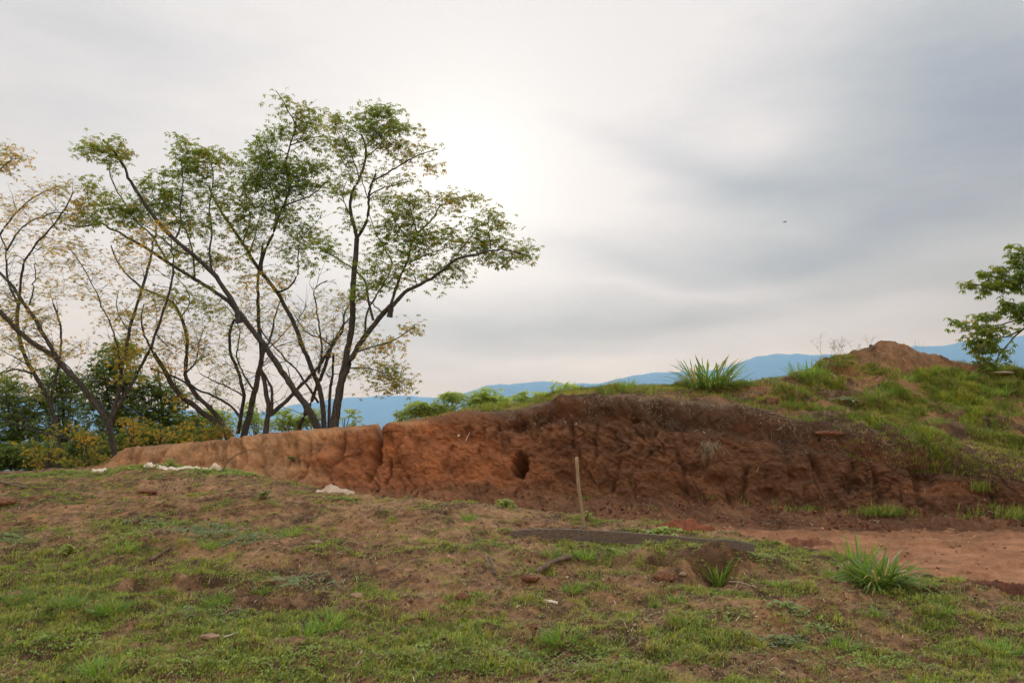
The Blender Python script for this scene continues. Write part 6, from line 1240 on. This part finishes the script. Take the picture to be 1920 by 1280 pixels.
    # ---- seedlings with broad leaves
    def seedling(px, py, n, size, h, rad, tint, lab, bank_=False, n_leaf=4):
        p = hit_bank(px, py)[0] if bank_ else gp(px, py); rng = np.random.default_rng(px); root = empty('seedling', p); tag(root, lab, 'seedling')
        G = Geo(); tips = []
        for i in range(n):
            a = rng.uniform(0, 6.28); rr = rad*rng.uniform(.1, 1); hh = h*rng.uniform(.35, 1)*(1.15-.5*rr/rad); t = np.linspace(0, 1, 5)[:, None]; e = np.array([math.cos(a)*rr, math.sin(a)*rr, hh]); C = e*t+np.array([0, 0, .2*h])*(t*(1-t)); V, F = tube(C, np.linspace(.004, .002, 5), 4); G.add(V, Q=F); tips.append(e)
        G.build('stem', MAT['tuft'], root)
        V, Q, a = leaves_palmate(np.array(tips), rng.uniform(.7, 1.2, n)*size, np.clip(tint+rng.normal(0, .1, n), 0, 1), rng, (-.1, .5), n_leaf, .7); L = Geo(); L.add(V, Q=Q, a=a); L.build('leaves', MAT['weed'], root, smooth=False)
    seedling(908, 938, 60, .055, .16, .13, .66, 'bright green bushy seedling on the crest before the red bank')
    seedling(947, 952, 60, .05, .14, .14, .45, 'pale green seedling just right of the bright bushy one')
    seedling(497, 935, 34, .045, .12, .10, .1, 'dark green seedling alone on the brown upper slope')
    seedling(1245, 1003, 50, .075, .09, .22, .66, 'broad-leaved weed just behind the middle of the board')
    seedling(1102, 975, 18, .05, .12, .06, .4, 'little leafy seedling at the foot of the wooden stake')
    seedling(127, 1040, 34, .04, .13, .09, .7, 'yellow-green leafy weed on the left slope')
    seedling(1060, 1020, 14, .04, .10, .06, .3, 'small weed against the front of the board')
    seedling(790, 1222, 26, .04, .06, .08, .7, 'light green rosette at the bottom middle')
    seedling(318, 876, 26, .05, .16, .12, .7, 'yellow-green weed growing by the plastic sheet')
    seedling(1580, 755, 30, .07, .14, .25, .9, 'grey-green weed mat on the slope left', True)
    seedling(545, 862, 30, .05, .10, .10, .1, 'dark weed rooted in a crack of the tan bank', True)
    # ---- seed stalks above the mound
    p, _ = hit_bank(1575, 680); G = Geo(); rng = np.random.default_rng(5)
    for i in range(16):
        b0 = p+[rng.normal(0, .35), rng.normal(0, .1), 0]; H = rng.uniform(.35, .75); lx = rng.normal(0, .22); t = np.linspace(0, 1, 8)[:, None]; C = b0+np.array([lx, 0, H])*t+np.array([lx*.5, 0, 0])*t*t; V, F = tube(C, np.linspace(.004, .002, 8), 3); G.add(V, Q=F, a=.25)
        for j in range(9):
            k = rng.uniform(.6, 1); s0 = b0+np.array([lx, 0, H])*k+np.array([lx*.5, 0, 0])*k*k; e = s0+np.array([rng.normal(0, .07), rng.normal(0, .03), rng.uniform(.02, .09)]); V, F = tube(np.linspace(s0, e, 3), [.002, .002, .0015], 3); G.add(V, Q=F, a=.15)
    single('seed_stalks', G, MAT['tuft'], p, 'fine dry grass seed stalks rising above the mound left corner', 'grass stalks')
    p, _ = hit_bank(1722, 690); G = Geo()
    for i in range(5):
        b0 = p+[rng.normal(0, .08), 0, 0]; H = rng.uniform(.5, .75); t = np.linspace(0, 1, 6)[:, None]; V, F = tube(b0+np.array([rng.normal(0, .08), 0, H])*t, np.linspace(.003, .0015, 6), 3); G.add(V, Q=F, a=.25)
    single('seed_stalks', G, MAT['tuft'], p, 'two or three hair-thin stalks standing right of the earth heap', 'grass stalks')
    # ---- bird, far off
    c = at(1471.5, 416.5, 60.0); root = empty('bird', c); tag(root, 'tiny dark bird gliding in the cloudy sky', 'bird')
    G = Geo(); t = np.linspace(0, 1, 12); prof = np.array([.01, .03, .045, .05, .055, .055, .05, .042, .032, .022, .03, .04])*1.1
    C = np.stack([-.19+.38*t, 0*t, -.02+.10*t], -1)[::-1]; V, F = tube(C, prof, 8); G.add(V, Q=F); G.build('body', MAT['feather'], root)
    for sgn in (-1, 1):
        W_ = Geo(); u = np.linspace(0, 1, 7); lead = np.stack([.05+.02*u-.10*u**2, sgn*.42*u, .03+.10*u-.06*u*u], -1); trail = lead-np.stack([.13*(1-u**2)+.015, 0*u, .015+.0*u], -1)
        V = np.stack([lead+[0, 0, .006], trail, lead-[0, 0, .006]], 1).reshape(-1, 3); F = [(i*3+j, i*3+(j+1) % 3, (i+1)*3+(j+1) % 3, (i+1)*3+j) for i in range(6) for j in range(3)]; W_.add(V, Q=np.array(F)); W_.build('wing', MAT['feather'], root)
    root.rotation_euler = (0.25, 0, -.3); root.scale = (.75, .75, .75)
things()
